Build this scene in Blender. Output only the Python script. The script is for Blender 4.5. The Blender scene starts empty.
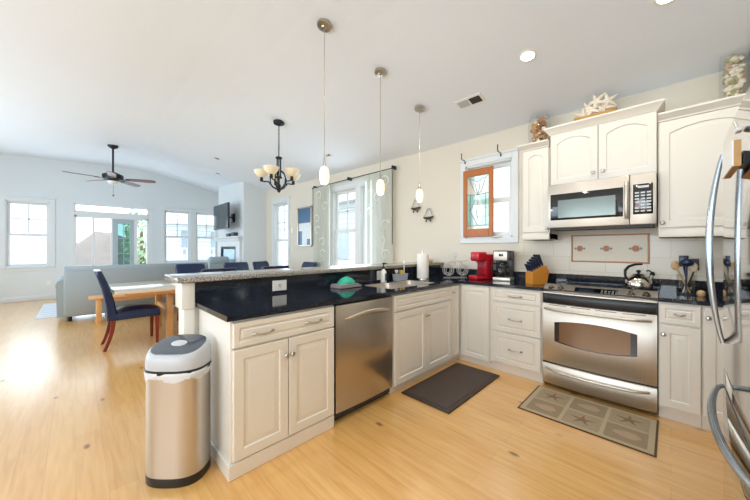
import bpy, bmesh, math, random
from mathutils import Vector, Matrix
random.seed(4)
S = bpy.context.scene
COL = S.collection
PI = math.pi

# ------------------------------------------------------------------ camera, sky, lights, exposure
CAM_Z, YAW, FPX = 1.281, 44.84, 297.5
cd = bpy.data.cameras.new('camera')
cam = bpy.data.objects.new('camera', cd); COL.objects.link(cam)
cam.location = (0, 0, CAM_Z)
cam.rotation_euler = (PI / 2, 0, math.radians(YAW))
cd.sensor_width = 36.0
cd.lens = FPX / 750 * 36.0
cd.shift_y = -1.3 / 750
cd.clip_start = 0.02
S.camera = cam

W = bpy.data.worlds.new('sky'); S.world = W; W.use_nodes = True
WN = W.node_tree.nodes['Background']
WN.inputs[0].default_value = (0.82, 0.92, 1.0, 1)
WN.inputs[1].default_value = 3.0

def area(name, loc, direction, sx, sy, power, color, spread=180):
    d = bpy.data.lights.new(name, 'AREA'); d.shape = 'RECTANGLE'; d.size = sx; d.size_y = sy
    d.energy = power; d.color = color; d.spread = math.radians(spread)
    o = bpy.data.objects.new(name, d); COL.objects.link(o); o.location = loc
    o.rotation_euler = Vector(direction).to_track_quat('-Z', 'Z').to_euler()
    return o
# added area lamps: fills behind the camera, daylight boosts just inside the modelled windows
area('fill_behind', (-0.9, -2.7, 1.6), (-.15, 1, 1.1), 3.0, 2.0, 100, (.82, .92, 1.0))
area('fill_living_behind', (-6.5, -2.75, 1.7), (0, 1, 0.4), 5.0, 2.2, 100, (.58, .80, 1.0))
area('daylight_boost_patio', (-10.98, .75, 1.5), (1, 0, 0), 1.6, 1.9, 18, (.72, .88, 1.0))
area('daylight_boost_left', (-10.98, -.8, 1.65), (1, 0, 0), .75, 1.5, 8, (.72, .88, 1.0))
area('daylight_boost_side', (-4.2, 3.55, 1.7), (0, -1, 0), 1.2, 1.5, 12, (.76, .90, 1.0))
sd = bpy.data.lights.new('sun', 'SUN'); sd.energy = 2.2; sd.angle = .02; sd.color = (1, .97, .92)
so = bpy.data.objects.new('sun', sd); COL.objects.link(so); so.rotation_euler = Vector((-.45, .38, -.8)).to_track_quat('-Z', 'Y').to_euler()
S.view_settings.view_transform = 'Standard'
S.view_settings.look = 'None'
S.view_settings.gamma = 1
S.view_settings.exposure = 0.04
S.view_settings.use_curve_mapping = False
S.cycles.max_bounces = 10
S.cycles.diffuse_bounces = 6
S.cycles.glossy_bounces = 5
S.cycles.transmission_bounces = 8
S.cycles.transparent_max_bounces = 16
S.cycles.caustics_reflective = False
S.cycles.caustics_refractive = False
S.cycles.sample_clamp_indirect = 4.0

# ------------------------------------------------------------------ materials
def lin(c):
    c = c.lstrip('#'); v = [int(c[i:i + 2], 16) / 255 for i in (0, 2, 4)]
    return tuple((x / 12.92 if x <= .04045 else ((x + .055) / 1.055) ** 2.4) for x in v) + (1,)

MATS = {}
def mat(name, color='#808080', rough=.5, metal=0., noise=0., scale=20., bump=0., coat=0., spec=.5, emit=None, estr=0., stretch=None, alpha=None):
    m = bpy.data.materials.new(name); m.use_nodes = True; nt = m.node_tree; b = nt.nodes['Principled BSDF']
    c = lin(color) if isinstance(color, str) else color
    b.inputs['Base Color'].default_value = c
    b.inputs['Roughness'].default_value = rough
    b.inputs['Metallic'].default_value = metal
    b.inputs['Specular IOR Level'].default_value = spec
    if coat: b.inputs['Coat Weight'].default_value = coat; b.inputs['Coat Roughness'].default_value = .12
    if emit: b.inputs['Emission Color'].default_value = lin(emit); b.inputs['Emission Strength'].default_value = estr
    if alpha is not None: b.inputs['Alpha'].default_value = alpha
    tc = nt.nodes.new('ShaderNodeTexCoord'); mp = nt.nodes.new('ShaderNodeMapping')
    nt.links.new(tc.outputs['Object'], mp.inputs[0])
    if stretch: mp.inputs['Scale'].default_value = stretch
    n = nt.nodes.new('ShaderNodeTexNoise'); n.inputs['Scale'].default_value = scale; n.inputs['Detail'].default_value = 4
    nt.links.new(mp.outputs[0], n.inputs['Vector'])
    if noise:
        mx = nt.nodes.new('ShaderNodeMix'); mx.data_type = 'RGBA'
        nt.links.new(n.outputs['Fac'], mx.inputs['Factor'])
        mx.inputs['A'].default_value = tuple(max(0, x * (1 - noise)) for x in c[:3]) + (1,)
        mx.inputs['B'].default_value = tuple(min(1, x * (1 + noise)) for x in c[:3]) + (1,)
        nt.links.new(mx.outputs['Result'], b.inputs['Base Color'])
    if bump:
        bp = nt.nodes.new('ShaderNodeBump'); bp.inputs['Strength'].default_value = bump; bp.inputs['Distance'].default_value = .01
        nt.links.new(n.outputs['Fac'], bp.inputs['Height']); nt.links.new(bp.outputs[0], b.inputs['Normal'])
    MATS[name] = m
    return m

M = MATS
mat('cabinet_white', '#e2ded5', .34, noise=.02, scale=3)
mat('wall_paint', '#ddd6c8', .75, noise=.02, scale=2)
mat('living_wall_daylit', '#dde3e6', .75, noise=.02, scale=2)  # bluish cast of the daylight put into the living room wall colour
mat('ceiling_cool_tint', '#e8eff9', .85, noise=.01, scale=2)  # white ceiling; cool daylight tint put into its colour against the warm bounce
mat('trim_white', '#e0e4e6', .45, noise=.01)
mat('nickel', '#b9b4aa', .28, 1, noise=.05)
mat('chrome', '#d8d8d8', .08, 1, noise=.02)
mat('steel', '#cbc3b8', .42, 1, noise=.05, scale=90, bump=.02, stretch=(1, 1, .03))
mat('steel_dw', '#bdb3a6', .28, 1, noise=.05, scale=90, bump=.02, stretch=(1, 1, .03))
mat('steel_fridge', '#c6c4c0', .045, 1, noise=.02, scale=60)
mat('steel_handle', '#bfcad6', .22, 1, noise=.03)
mat('steel_side', '#8b8b8b', .4, .6, noise=.05)
mat('black_glass', '#0b0c0e', .06, noise=.1, coat=.5)
mat('black_plastic', '#15161a', .35, noise=.1)
mat('dark_grey', '#3a3b3f', .5, noise=.08)
mat('oven_glass', '#7d634c', .16, .45, noise=.12, scale=6)
mat('mw_glass', '#6d7672', .14, .4, noise=.06, scale=8)
mat('display', '#101820', .1, noise=.1, emit='#7fb0c0', estr=.05)
mat('button', '#c9ccd0', .4, noise=.05)
mat('button_red', '#b33a30', .4, noise=.05)
mat('white_plastic', '#ecebe6', .4, noise=.02)
mat('grey_plastic', '#b9bdc2', .35, noise=.03)
mat('bag_white', '#d2d4d8', .5, noise=.03, bump=.2)
mat('navy_leather', '#13264b', .26, noise=.15, scale=30, bump=.05)
mat('cherry_wood', '#7a2819', .3, noise=.2, scale=12, stretch=(8, 8, .6))
mat('light_wood', '#d9a871', .4, noise=.15, scale=10, stretch=(8, .6, 8))
mat('table_top', '#d6c0a4', .16, noise=.10, scale=10, stretch=(8, .5, 8), coat=.5)
mat('sofa_fabric', '#98a3a8', .8, noise=.06, scale=60, bump=.1)
mat('sofa_fabric_pale', '#a3b2b6', .8, noise=.06, scale=60, bump=.1)
mat('rug_white', '#dcdde0', .9, noise=.04, scale=60, bump=.2)
mat('rug_stripe', '#bcc0c6', .9, noise=.04, scale=60, bump=.2)
mat('mat_brown', '#4a3d37', .62, noise=.12, scale=50, bump=.15)
mat('mat_edge', '#3f332e', .6, noise=.1, scale=50)
mat('rug_beige', '#b8a789', .9, noise=.14, scale=140, bump=.2)
mat('rug_border', '#5b4733', .9, noise=.1, scale=120)
mat('rug_sage', '#a6957a', .9, noise=.3, scale=110)
mat('rug_taupe', '#9a876d', .9, noise=.3, scale=110)
mat('rug_motif', '#8b6a54', .9, noise=.3, scale=120)
mat('rug_motif_pale', '#b39a80', .9, noise=.3, scale=120)
mat('iron', '#2c2f36', .45, .6, noise=.1)
mat('gunmetal', '#6f706c', .35, .8, noise=.1)
mat('knob_metal', '#8f8a82', .22, 1, noise=.1)
mat('wire_silver', '#cfcfce', .3, .3, noise=.03)
mat('lid_glass', '#4c5661', .08, noise=.05, coat=.5)
mat('button_grey', '#777a7c', .4, noise=.05)
mat('bronze', '#5a4a3b', .3, .9, noise=.1)
mat('fan_blade', '#6b3f3a', .4, noise=.2, scale=10)
mat('red_plastic', '#c8202f', .25, noise=.06, coat=.3)
mat('red_dark', '#a01826', .3, noise=.06)
mat('knife_block', '#d58c35', .4, noise=.15, scale=14, stretch=(1, 1, 6))
mat('spoon_wood', '#cda679', .5, noise=.15, scale=20)
mat('spoon_pale', '#d9c9ae', .5, noise=.1, scale=20)
mat('panel_wood', '#b0672c', .4, noise=.2, scale=10, stretch=(6, 6, .8))
mat('green_cloth', '#35b295', .8, noise=.12, scale=40, bump=.3)
mat('grey_cloth', '#8d8789', .85, noise=.1, scale=50, bump=.3)
mat('paper_towel', '#f0ede6', .85, noise=.02, scale=60, bump=.15)
mat('soap_white', '#eceae4', .3, noise=.02)
mat('caddy_grey', '#b9c2cc', .4, noise=.05)
mat('sponge_yellow', '#d8b450', .8, noise=.15, scale=60)
mat('picture_blue', '#456b92', .25, noise=.3, scale=4)
mat('picture_pale', '#dfe6ea', .3, noise=.06, scale=4)
mat('shell_white', '#e6dccb', .5, noise=.15, scale=30)
mat('shell_brown', '#bb8a62', .5, noise=.25, scale=30)
mat('shell_pink', '#dcb6a6', .5, noise=.2, scale=30)
mat('shell_green', '#a8a57c', .5, noise=.2, scale=30)
mat('driftwood', '#c79a5c', .6, noise=.2, scale=16)
mat('accent_stone', '#b9795d', .5, noise=.25, scale=60)
mat('accent_border', '#c08a68', .5, noise=.15, scale=60)
mat('accent_leaf', '#8f9a8a', .5, noise=.2, scale=60)
mat('grout_panel', '#e2d6c2', .4, noise=.04)
mat('screen', '#3b4a50', .08, .2, noise=.05)
mat('firebox', '#1b1d20', .5, noise=.1)
mat('fire_glass', '#8fb0c4', .06, .5, noise=.05)
mat('lit_shade', '#fff2d8', .4, emit='#ffdfa8', estr=.85, noise=.01)
mat('chandelier_shade', '#e3dabf', .4, noise=.08, scale=14, emit='#fff0cf', estr=.12)
mat('can_light', '#fff8ea', .4, emit='#fff1d8', estr=9, noise=.01)
mat('house_white', '#f2f4f6', .8, noise=.04)
mat('house_pale', '#e4e9ee', .8, noise=.05)
mat('door_grey', '#aebcc0', .45, noise=.02)
mat('house_roof', '#c3c8cc', .8, noise=.1)
mat('house_window', '#b4c0ca', .3, noise=.1)
mat('dune', '#837b76', .95, noise=.25, scale=1.2)
mat('grass_ground', '#c9c6ba', .95, noise=.15, scale=2)
mat('leaf', '#bccfac', .8, noise=.35, scale=5)
mat('bark', '#7a6a58', .8, noise=.2)
mat('lead', '#3c3c3c', .4, .5, noise=.05)
mat('cork', '#caa06a', .7, noise=.2, scale=40)
mat('note_white', '#f4f4f2', .5, noise=.01)
mat('kettle_steel', '#cfcac2', .10, 1, noise=.03)
mat('navy_plastic', '#182542', .3, noise=.1)

def nodes(name):
    m = bpy.data.materials.new(name); m.use_nodes = True; nt = m.node_tree
    MATS[name] = m
    return m, nt, nt.nodes['Principled BSDF'], nt.nodes.new, nt.links.new

def glass_mat(name, tint=(1, 1, 1, 1), refl=.07, rough=.0):
    m = bpy.data.materials.new(name); m.use_nodes = True; nt = m.node_tree; nt.nodes.clear()
    N, L = nt.nodes.new, nt.links.new
    o = N('ShaderNodeOutputMaterial'); mx = N('ShaderNodeMixShader'); t = N('ShaderNodeBsdfTransparent'); g = N('ShaderNodeBsdfGlossy')
    t.inputs[0].default_value = tint; g.inputs['Roughness'].default_value = rough
    f = N('ShaderNodeLayerWeight'); f.inputs['Blend'].default_value = .35
    k = N('ShaderNodeMath'); k.operation = 'MULTIPLY_ADD'; k.inputs[1].default_value = refl * 2; k.inputs[2].default_value = .03
    L(f.outputs['Facing'], k.inputs[0]); L(k.outputs[0], mx.inputs[0]); L(t.outputs[0], mx.inputs[1]); L(g.outputs[0], mx.inputs[2]); L(mx.outputs[0], o.inputs[0])
    MATS[name] = m
glass_mat('pane', (.97, .99, 1, 1), .05)
glass_mat('door_pane', (.42, .57, .56, 1), .12)
glass_mat('jar_glass', (.97, .98, .97, 1), .24)
glass_mat('carafe_glass', (.55, .52, .5, 1), .3)

for nm, c1, c2 in (('house_white', '#f2f4f6', '#c9d0d6'), ('house_pale', '#e4e9ee', '#bcc6cf')):
    m, nt, b, N, L = nodes(nm)
    tc = N('ShaderNodeTexCoord'); sx_ = N('ShaderNodeSeparateXYZ'); L(tc.outputs['Object'], sx_.inputs[0])
    md = N('ShaderNodeMath'); md.operation = 'FRACT'; mm_ = N('ShaderNodeMath'); mm_.operation = 'MULTIPLY'; mm_.inputs[1].default_value = 5.2
    L(sx_.outputs['Z'], mm_.inputs[0]); L(mm_.outputs[0], md.inputs[0])
    r = N('ShaderNodeValToRGB'); e = r.color_ramp.elements; e[0].position = .12; e[0].color = lin(c2); e[1].position = .22; e[1].color = lin(c1)
    L(md.outputs[0], r.inputs[0]); L(r.outputs[0], b.inputs['Base Color']); b.inputs['Roughness'].default_value = .8
def sheer(name, col, fac):
    m = bpy.data.materials.new(name); m.use_nodes = True; nt = m.node_tree; nt.nodes.clear()
    N, L = nt.nodes.new, nt.links.new
    o = N('ShaderNodeOutputMaterial'); mx = N('ShaderNodeMixShader'); t = N('ShaderNodeBsdfTransparent')
    a = N('ShaderNodeMixShader'); d = N('ShaderNodeBsdfDiffuse'); tr = N('ShaderNodeBsdfTranslucent')
    tc = N('ShaderNodeTexCoord'); n = N('ShaderNodeTexNoise'); n.inputs['Scale'].default_value = 60; n.inputs['Detail'].default_value = 3
    L(tc.outputs['Object'], n.inputs['Vector'])
    mc = N('ShaderNodeMix'); mc.data_type = 'RGBA'; c = lin(col)
    mc.inputs['A'].default_value = tuple(x * .93 for x in c[:3]) + (1,); mc.inputs['B'].default_value = c
    L(n.outputs['Fac'], mc.inputs['Factor'])
    L(mc.outputs['Result'], d.inputs[0]); L(mc.outputs['Result'], tr.inputs[0])
    a.inputs[0].default_value = .5; L(d.outputs[0], a.inputs[1]); L(tr.outputs[0], a.inputs[2])
    mx.inputs[0].default_value = fac; L(t.outputs[0], mx.inputs[1]); L(a.outputs[0], mx.inputs[2]); L(mx.outputs[0], o.inputs[0])
    MATS[name] = m
sheer('curtain_sheer', '#e9ebe4', .72)
sheer('curtain_swirl', '#f6f8f2', .97)
for nm, c in (('sg_clear', '#f2f6f4'), ('sg_teal', '#aee3d6'), ('sg_aqua', '#c4ebe4'), ('sg_amber', '#e8c58a'), ('sg_cream', '#efe6cf')):
    sheer(nm, c, .38)

# floor: honey pine boards along x, with knots and grain
m, nt, b, N, L = nodes('floor_wood')
tc = N('ShaderNodeTexCoord')
br = N('ShaderNodeTexBrick'); br.inputs['Scale'].default_value = 1; br.inputs['Brick Width'].default_value = 2.1; br.inputs['Row Height'].default_value = .125
br.inputs['Mortar Size'].default_value = .0012; br.inputs['Mortar Smooth'].default_value = .3; br.offset = .37; br.inputs['Bias'].default_value = 0
br.inputs['Color1'].default_value = lin('#e8b468'); br.inputs['Color2'].default_value = lin('#dba155'); br.inputs['Mortar'].default_value = lin('#a9722f')
L(tc.outputs['Object'], br.inputs['Vector'])
mp = N('ShaderNodeMapping'); mp.inputs['Scale'].default_value = (.7, 9, 1); L(tc.outputs['Object'], mp.inputs[0])
gr = N('ShaderNodeTexNoise'); gr.inputs['Scale'].default_value = 4; gr.inputs['Detail'].default_value = 6; gr.inputs['Distortion'].default_value = .6; L(mp.outputs[0], gr.inputs['Vector'])
rg = N('ShaderNodeValToRGB'); rg.color_ramp.elements[0].position = .3; rg.color_ramp.elements[0].color = lin('#d4984c'); rg.color_ramp.elements[1].position = .68; rg.color_ramp.elements[1].color = lin('#efc27c')
L(gr.outputs['Fac'], rg.inputs[0])
mx = N('ShaderNodeMix'); mx.data_type = 'RGBA'; mx.inputs['Factor'].default_value = .5; L(br.outputs['Color'], mx.inputs['A']); L(rg.outputs[0], mx.inputs['B'])
mp2 = N('ShaderNodeMapping'); mp2.inputs['Scale'].default_value = (1.5, 3.2, 1); L(tc.outputs['Object'], mp2.inputs[0])
vo = N('ShaderNodeTexVoronoi'); vo.inputs['Scale'].default_value = 1.5; L(mp2.outputs[0], vo.inputs['Vector'])
rk = N('ShaderNodeValToRGB'); rk.color_ramp.elements[0].position = .035; rk.color_ramp.elements[0].color = (1, 1, 1, 1); rk.color_ramp.elements[1].position = .10; rk.color_ramp.elements[1].color = (0, 0, 0, 1)
L(vo.outputs['Distance'], rk.inputs[0])
mk = N('ShaderNodeMix'); mk.data_type = 'RGBA'; L(rk.outputs[0], mk.inputs['Factor']); L(mx.outputs['Result'], mk.inputs['A']); mk.inputs['B'].default_value = lin('#8a5a2a')
L(mk.outputs['Result'], b.inputs['Base Color'])
b.inputs['Roughness'].default_value = .34; b.inputs['Coat Weight'].default_value = 1; b.inputs['Coat Roughness'].default_value = .2; b.inputs['Coat IOR'].default_value = 1.8

# polished black granite, blue window reflections tinted into its base colour
m, nt, b, N, L = nodes('granite_black')
tc = N('ShaderNodeTexCoord'); n = N('ShaderNodeTexNoise'); n.inputs['Scale'].default_value = 160; n.inputs['Detail'].default_value = 5; L(tc.outputs['Object'], n.inputs['Vector'])
r = N('ShaderNodeValToRGB'); r.color_ramp.elements[0].position = .5; r.color_ramp.elements[0].color = lin('#0f141c'); r.color_ramp.elements[1].position = .78; r.color_ramp.elements[1].color = lin('#4a5870')
L(n.outputs['Fac'], r.inputs[0]); L(r.outputs[0], b.inputs['Base Color']); b.inputs['Roughness'].default_value = .07; b.inputs['Specular IOR Level'].default_value = .6
# speckled grey granite
m, nt, b, N, L = nodes('granite_speckled')
tc = N('ShaderNodeTexCoord'); n = N('ShaderNodeTexNoise'); n.inputs['Scale'].default_value = 130; n.inputs['Detail'].default_value = 4; L(tc.outputs['Object'], n.inputs['Vector'])
r = N('ShaderNodeValToRGB'); e = r.color_ramp.elements; e[0].position = .38; e[0].color = lin('#3b3a3a'); e[1].position = .62; e[1].color = lin('#cfc6bb')
x = e.new(.5); x.color = lin('#8e8880')
L(n.outputs['Fac'], r.inputs[0]); L(r.outputs[0], b.inputs['Base Color']); b.inputs['Roughness'].default_value = .10
# wall tile
m, nt, b, N, L = nodes('wall_tile')
tc = N('ShaderNodeTexCoord'); mp = N('ShaderNodeMapping'); mp.inputs['Rotation'].default_value = (PI / 2, 0, 0); L(tc.outputs['Object'], mp.inputs[0])
br = N('ShaderNodeTexBrick'); br.inputs['Scale'].default_value = 1; br.inputs['Brick Width'].default_value = .30; br.inputs['Row Height'].default_value = .15; br.inputs['Mortar Size'].default_value = .0022
br.inputs['Color1'].default_value = lin('#e6ddcc'); br.inputs['Color2'].default_value = lin('#e1d7c5'); br.inputs['Mortar'].default_value = lin('#cfc5b2'); br.offset = .5
L(mp.outputs[0], br.inputs['Vector']); L(br.outputs['Color'], b.inputs['Base Color']); b.inputs['Roughness'].default_value = .25

# ------------------------------------------------------------------ mesh helpers
ORG = {}
class MB:
    def __init__(s): s.bm = bmesh.new(); s.mi = 0
    def _new(s, f0):
        for f in s.bm.faces[f0:] if isinstance(f0, int) else f0: f.material_index = s.mi
    def _mark(s, n):
        s.bm.faces.ensure_lookup_table()
        for f in s.bm.faces[n:]: f.material_index = s.mi
    def box(s, x0, x1, y0, y1, z0, z1, b=0., seg=2):
        t = bmesh.new(); bmesh.ops.create_cube(t, size=1)
        for v in t.verts: v.co = Vector(((x0 + x1) / 2 + v.co.x * (x1 - x0), (y0 + y1) / 2 + v.co.y * (y1 - y0), (z0 + z1) / 2 + v.co.z * (z1 - z0)))
        if b: bmesh.ops.bevel(t, geom=t.edges[:], offset=b, segments=seg, affect='EDGES', profile=.5)
        s.add(t); return s
    def add(s, t, mtx=None):
        n = len(s.bm.faces); mp = {}
        for v in t.verts: mp[v] = s.bm.verts.new(mtx @ v.co if mtx else v.co)
        for f in t.faces:
            try: s.bm.faces.new([mp[v] for v in f.verts])
            except ValueError: pass
        t.free(); s._mark(n)
    def loops(s, loops, cap0=True, cap1=True, closed=True):
        n = len(s.bm.faces)
        vs = [[s.bm.verts.new(Vector(p)) for p in lp] for lp in loops]
        k = len(vs[0])
        for a, b in zip(vs, vs[1:]):
            for i in range(k if closed else k - 1):
                j = (i + 1) % k
                try: s.bm.faces.new((a[i], a[j], b[j], b[i]))
                except ValueError: pass
        if cap0: s.bm.faces.new(vs[0][::-1])
        if cap1: s.bm.faces.new(vs[-1])
        s._mark(n); return s
    def cyl(s, p0, p1, r0, r1=None, n=16):
        p0, p1 = Vector(p0), Vector(p1); r1 = r0 if r1 is None else r1
        q = (p1 - p0).to_track_quat('Z', 'Y')
        A = [q @ Vector((math.cos(2 * PI * i / n), math.sin(2 * PI * i / n), 0)) for i in range(n)]
        return s.loops([[p0 + a * r0 for a in A], [p1 + a * r1 for a in A]])
    def lathe(s, c, prof, n=24, sx=1., sy=1., axis=None, cap=True):
        c = Vector(c); q = Vector(axis).to_track_quat('Z', 'Y') if axis else None
        L_ = []
        for r, z in prof:
            ring = [Vector((r * sx * math.cos(2 * PI * i / n), r * sy * math.sin(2 * PI * i / n), z)) for i in range(n)]
            L_.append([c + (q @ p if q else p) for p in ring])
        return s.loops(L_, cap, cap)
    def tube(s, pts, r, n=8, closed=False, sx=1., up=(0, 0, 1)):
        pts = [Vector(p) for p in pts]; L_ = []; m_ = len(pts)
        rr = r if isinstance(r, (list, tuple)) else [r] * m_
        prev = None
        for i, p in enumerate(pts):
            if closed: d = pts[(i + 1) % m_] - pts[i - 1]
            else: d = pts[min(i + 1, m_ - 1)] - pts[max(i - 1, 0)]
            d.normalize()
            if prev is None:
                u = Vector(up)
                if abs(u.dot(d)) > .9: u = Vector((1, 0, 0)) if abs(d.x) < .9 else Vector((0, 1, 0))
            else: u = prev
            u = (u - d * u.dot(d)).normalized(); prev = u; w = d.cross(u)
            L_.append([p + (u * math.cos(2 * PI * k / n) * sx + w * math.sin(2 * PI * k / n)) * rr[i] for k in range(n)])
        if closed: L_.append(L_[0]); return s.loops(L_, False, False)
        return s.loops(L_)
    def prism(s, poly, vec):
        v = Vector(vec); return s.loops([[Vector(p) for p in poly], [Vector(p) + v for p in poly]])
    def sph(s, c, r, sc=(1, 1, 1), n=16, m=10, rot=None):
        t = bmesh.new(); bmesh.ops.create_uvsphere(t, u_segments=n, v_segments=m, radius=r)
        for v in t.verts:
            p = Vector((v.co.x * sc[0], v.co.y * sc[1], v.co.z * sc[2]))
            if rot: p = rot @ p
            v.co = p + Vector(c)
        s.add(t); return s
    def build(s, name, mats, parent=None, smooth=35):
        bm = s.bm
        bmesh.ops.remove_doubles(bm, verts=bm.verts, dist=1e-6)
        bmesh.ops.recalc_face_normals(bm, faces=bm.faces)
        me = bpy.data.meshes.new(name)
        off = ORG.get(parent.name, Vector()) if parent else Vector()
        if off.length: bmesh.ops.translate(bm, verts=bm.verts, vec=-off)
        bm.to_mesh(me); bm.free()
        for mm in (mats if isinstance(mats, (list, tuple)) else [mats]): me.materials.append(MATS[mm])
        if smooth:
            me.polygons.foreach_set('use_smooth', [True] * len(me.polygons))
            me.set_sharp_from_angle(angle=math.radians(smooth))
        o = bpy.data.objects.new(name, me); COL.objects.link(o)
        if parent: o.parent = parent
        ORG[o.name] = off
        return o

def tag(o, label, cat, group=None, kind=None):
    o['label'] = label; o['category'] = cat
    if group: o['group'] = group
    if kind: o['kind'] = kind
    return o
def thing(name, label, cat, loc=(0, 0, 0), group=None):
    o = bpy.data.objects.new(name, None); COL.objects.link(o); o.location = loc; o.empty_display_size = .05
    ORG[o.name] = Vector(loc)
    return tag(o, label, cat, group)
def struct(o, label=None):
    o['kind'] = 'structure'
    if label: o['label'] = label
    return o
def copy_tree(root, loc, rz, label, group=None):
    r = root.copy(); COL.objects.link(r); r.location = loc; r.rotation_euler = (0, 0, rz); r['label'] = label
    if group: r['group'] = group
    for ch in root.children:
        c = ch.copy(); COL.objects.link(c); c.parent = r
        for g in ch.children:
            d = g.copy(); COL.objects.link(d); d.parent = c
    return r
def arc(n, a0, a1): return [a0 + (a1 - a0) * i / n for i in range(n + 1)]

# ------------------------------------------------------------------ key planes
XF, YF, YW, XB, XL = -1.725, 3.115, 3.65, -2.30, -11.10
CT = .914
YR = 1.35   # line of the ceiling ridge
def interp(x, tab):
    for (a, va), (b_, vb) in zip(tab, tab[1:]):
        if a <= x <= b_: return va + (vb - va) * (x - a) / (b_ - a)
    return tab[0][1] if x < tab[0][0] else tab[-1][1]
EAVE = [(-11.3, 3.17), (-7.8, 2.87), (-5.9, 2.80), (-2.6, 2.72), (1.2, 2.70)]
RIDGE = [(-11.3, 3.66), (-7.8, 3.40), (-5.9, 3.30), (-2.6, 3.22), (1.2, 3.20)]
def ceil_z(x, y):
    e, r = interp(x, EAVE), interp(x, RIDGE)
    s1, s0, w = (e - r) / (YW - YR), .055, .75   # slopes right and left of the ridge, blended over w
    q = min(1, max(0, (y - YR + w) / (2 * w)))
    base = r + s0 * (y - YR)
    return base + (s1 - s0) * ((y - YR) if q >= 1 else w * q * q)

# ------------------------------------------------------------------ setting
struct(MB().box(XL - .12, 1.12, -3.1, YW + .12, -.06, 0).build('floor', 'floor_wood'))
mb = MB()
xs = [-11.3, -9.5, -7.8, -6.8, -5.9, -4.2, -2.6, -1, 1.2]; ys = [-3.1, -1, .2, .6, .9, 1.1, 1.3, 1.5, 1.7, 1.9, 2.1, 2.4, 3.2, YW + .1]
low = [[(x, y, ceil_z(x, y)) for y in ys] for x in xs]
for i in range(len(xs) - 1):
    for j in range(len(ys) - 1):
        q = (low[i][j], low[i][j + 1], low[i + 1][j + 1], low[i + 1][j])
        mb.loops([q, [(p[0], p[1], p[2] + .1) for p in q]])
struct(mb.build('ceiling', 'ceiling_cool_tint', smooth=30))

def wall_with_holes(name, axis, p0, p1, a0, a1, z0, z1, holes, material):
    """axis 'x': wall lies along x between y=p0..p1; axis 'y': along y between x=p0..p1; holes are (a0,a1,z0,z1)"""
    mb = MB()
    def bx(u0, u1, v0, v1):
        if u1 - u0 < 1e-4 or v1 - v0 < 1e-4: return
        if axis == 'x': mb.box(u0, u1, p0, p1, v0, v1)
        else: mb.box(p0, p1, u0, u1, v0, v1)
    cur = a0
    for h in sorted(holes):
        bx(cur, h[0], z0, z1); bx(h[0], h[1], z0, h[2]); bx(h[0], h[1], h[3], z1); cur = h[1]
    bx(cur, a1, z0, z1)
    return struct(mb.build(name, material, smooth=0))

H_small = (-1.93, -1.33, 1.42, 2.36)
H_dbl = (-4.84, -3.46, .75, 2.43)
H_c = (-7.35, -6.62, .55, 2.44)
wall_with_holes('wall_back', 'x', YW, YW + .14, -11.24, 1.14, 0, 3.3, [H_small, H_dbl, H_c], 'wall_paint')
H_w1 = (-1.17, -.46, .84, 2.43); H_tr = (-.03, 1.54, 2.26, 2.48); H_door = (-.03, 1.54, .02, 2.17); H_w2 = (1.93, 2.64, .84, 2.48); H_w3 = (2.79, 3.46, .84, 2.48)
mbw = MB()
def lwall():
    mb = MB(); p0, p1 = XL - .14, XL
    def bx(u0, u1, v0, v1): mb.box(p0, p1, u0, u1, v0, v1)
    cur = -3.1
    for h in (H_w1, None, H_w2, H_w3):
        if h is None:
            bx(cur, -.03, 0, 3.75); bx(-.03, 1.54, 0, .02); bx(-.03, 1.54, 2.17, 2.26); bx(-.03, 1.54, 2.48, 3.75); cur = 1.54; continue
        bx(cur, h[0], 0, 3.75); bx(h[0], h[1], 0, h[2]); bx(h[0], h[1], h[3], 3.75); cur = h[1]
    bx(cur, YW, 0, 3.75)
    return struct(mb.build('wall_left', 'living_wall_daylit', smooth=0))
lwall()
struct(MB().box(1.0, 1.14, -3.1, YW, 0, 3.3).build('wall_right', 'wall_paint'))
wall_with_holes('wall_front', 'x', -3.14, -3.0, -11.24, 1.14, 0, 3.5, [(-9, -4.0, .6, 2.7), (-2.4, .6, .7, 2.6)], 'living_wall_daylit')
# knee wall under the bar, its end column
wb = struct(MB().box(-2.45, XB - .02, .57, YW, 0, 1.053).build('wall_bar', 'cabinet_white'))
struct(MB().box(-2.44, -2.295, .505, .57, 0.0, .885, .006).box(-2.46, -2.285, .49, .57, .875, 1.053, .008).box(-2.46, -2.285, .492, .57, 0, .10, .006).build('trim_1', 'cabinet_white'))
# chimney breast
struct(MB().box(-9.72, -7.81, 3.05, YW, 0, 3.2).build('wall_chimney', 'living_wall_daylit'))
# baseboards
struct(MB().box(XL, XL + .016, -3.0, -.13, 0, .13, .004).box(XL, XL + .016, 1.64, 3.64, 0, .13, .004).build('baseboard_left', 'trim_white'))
struct(MB().box(-7.8, -2.46, YW - .016, YW, 0, .13, .004).build('baseboard_back', 'trim_white'))

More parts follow.
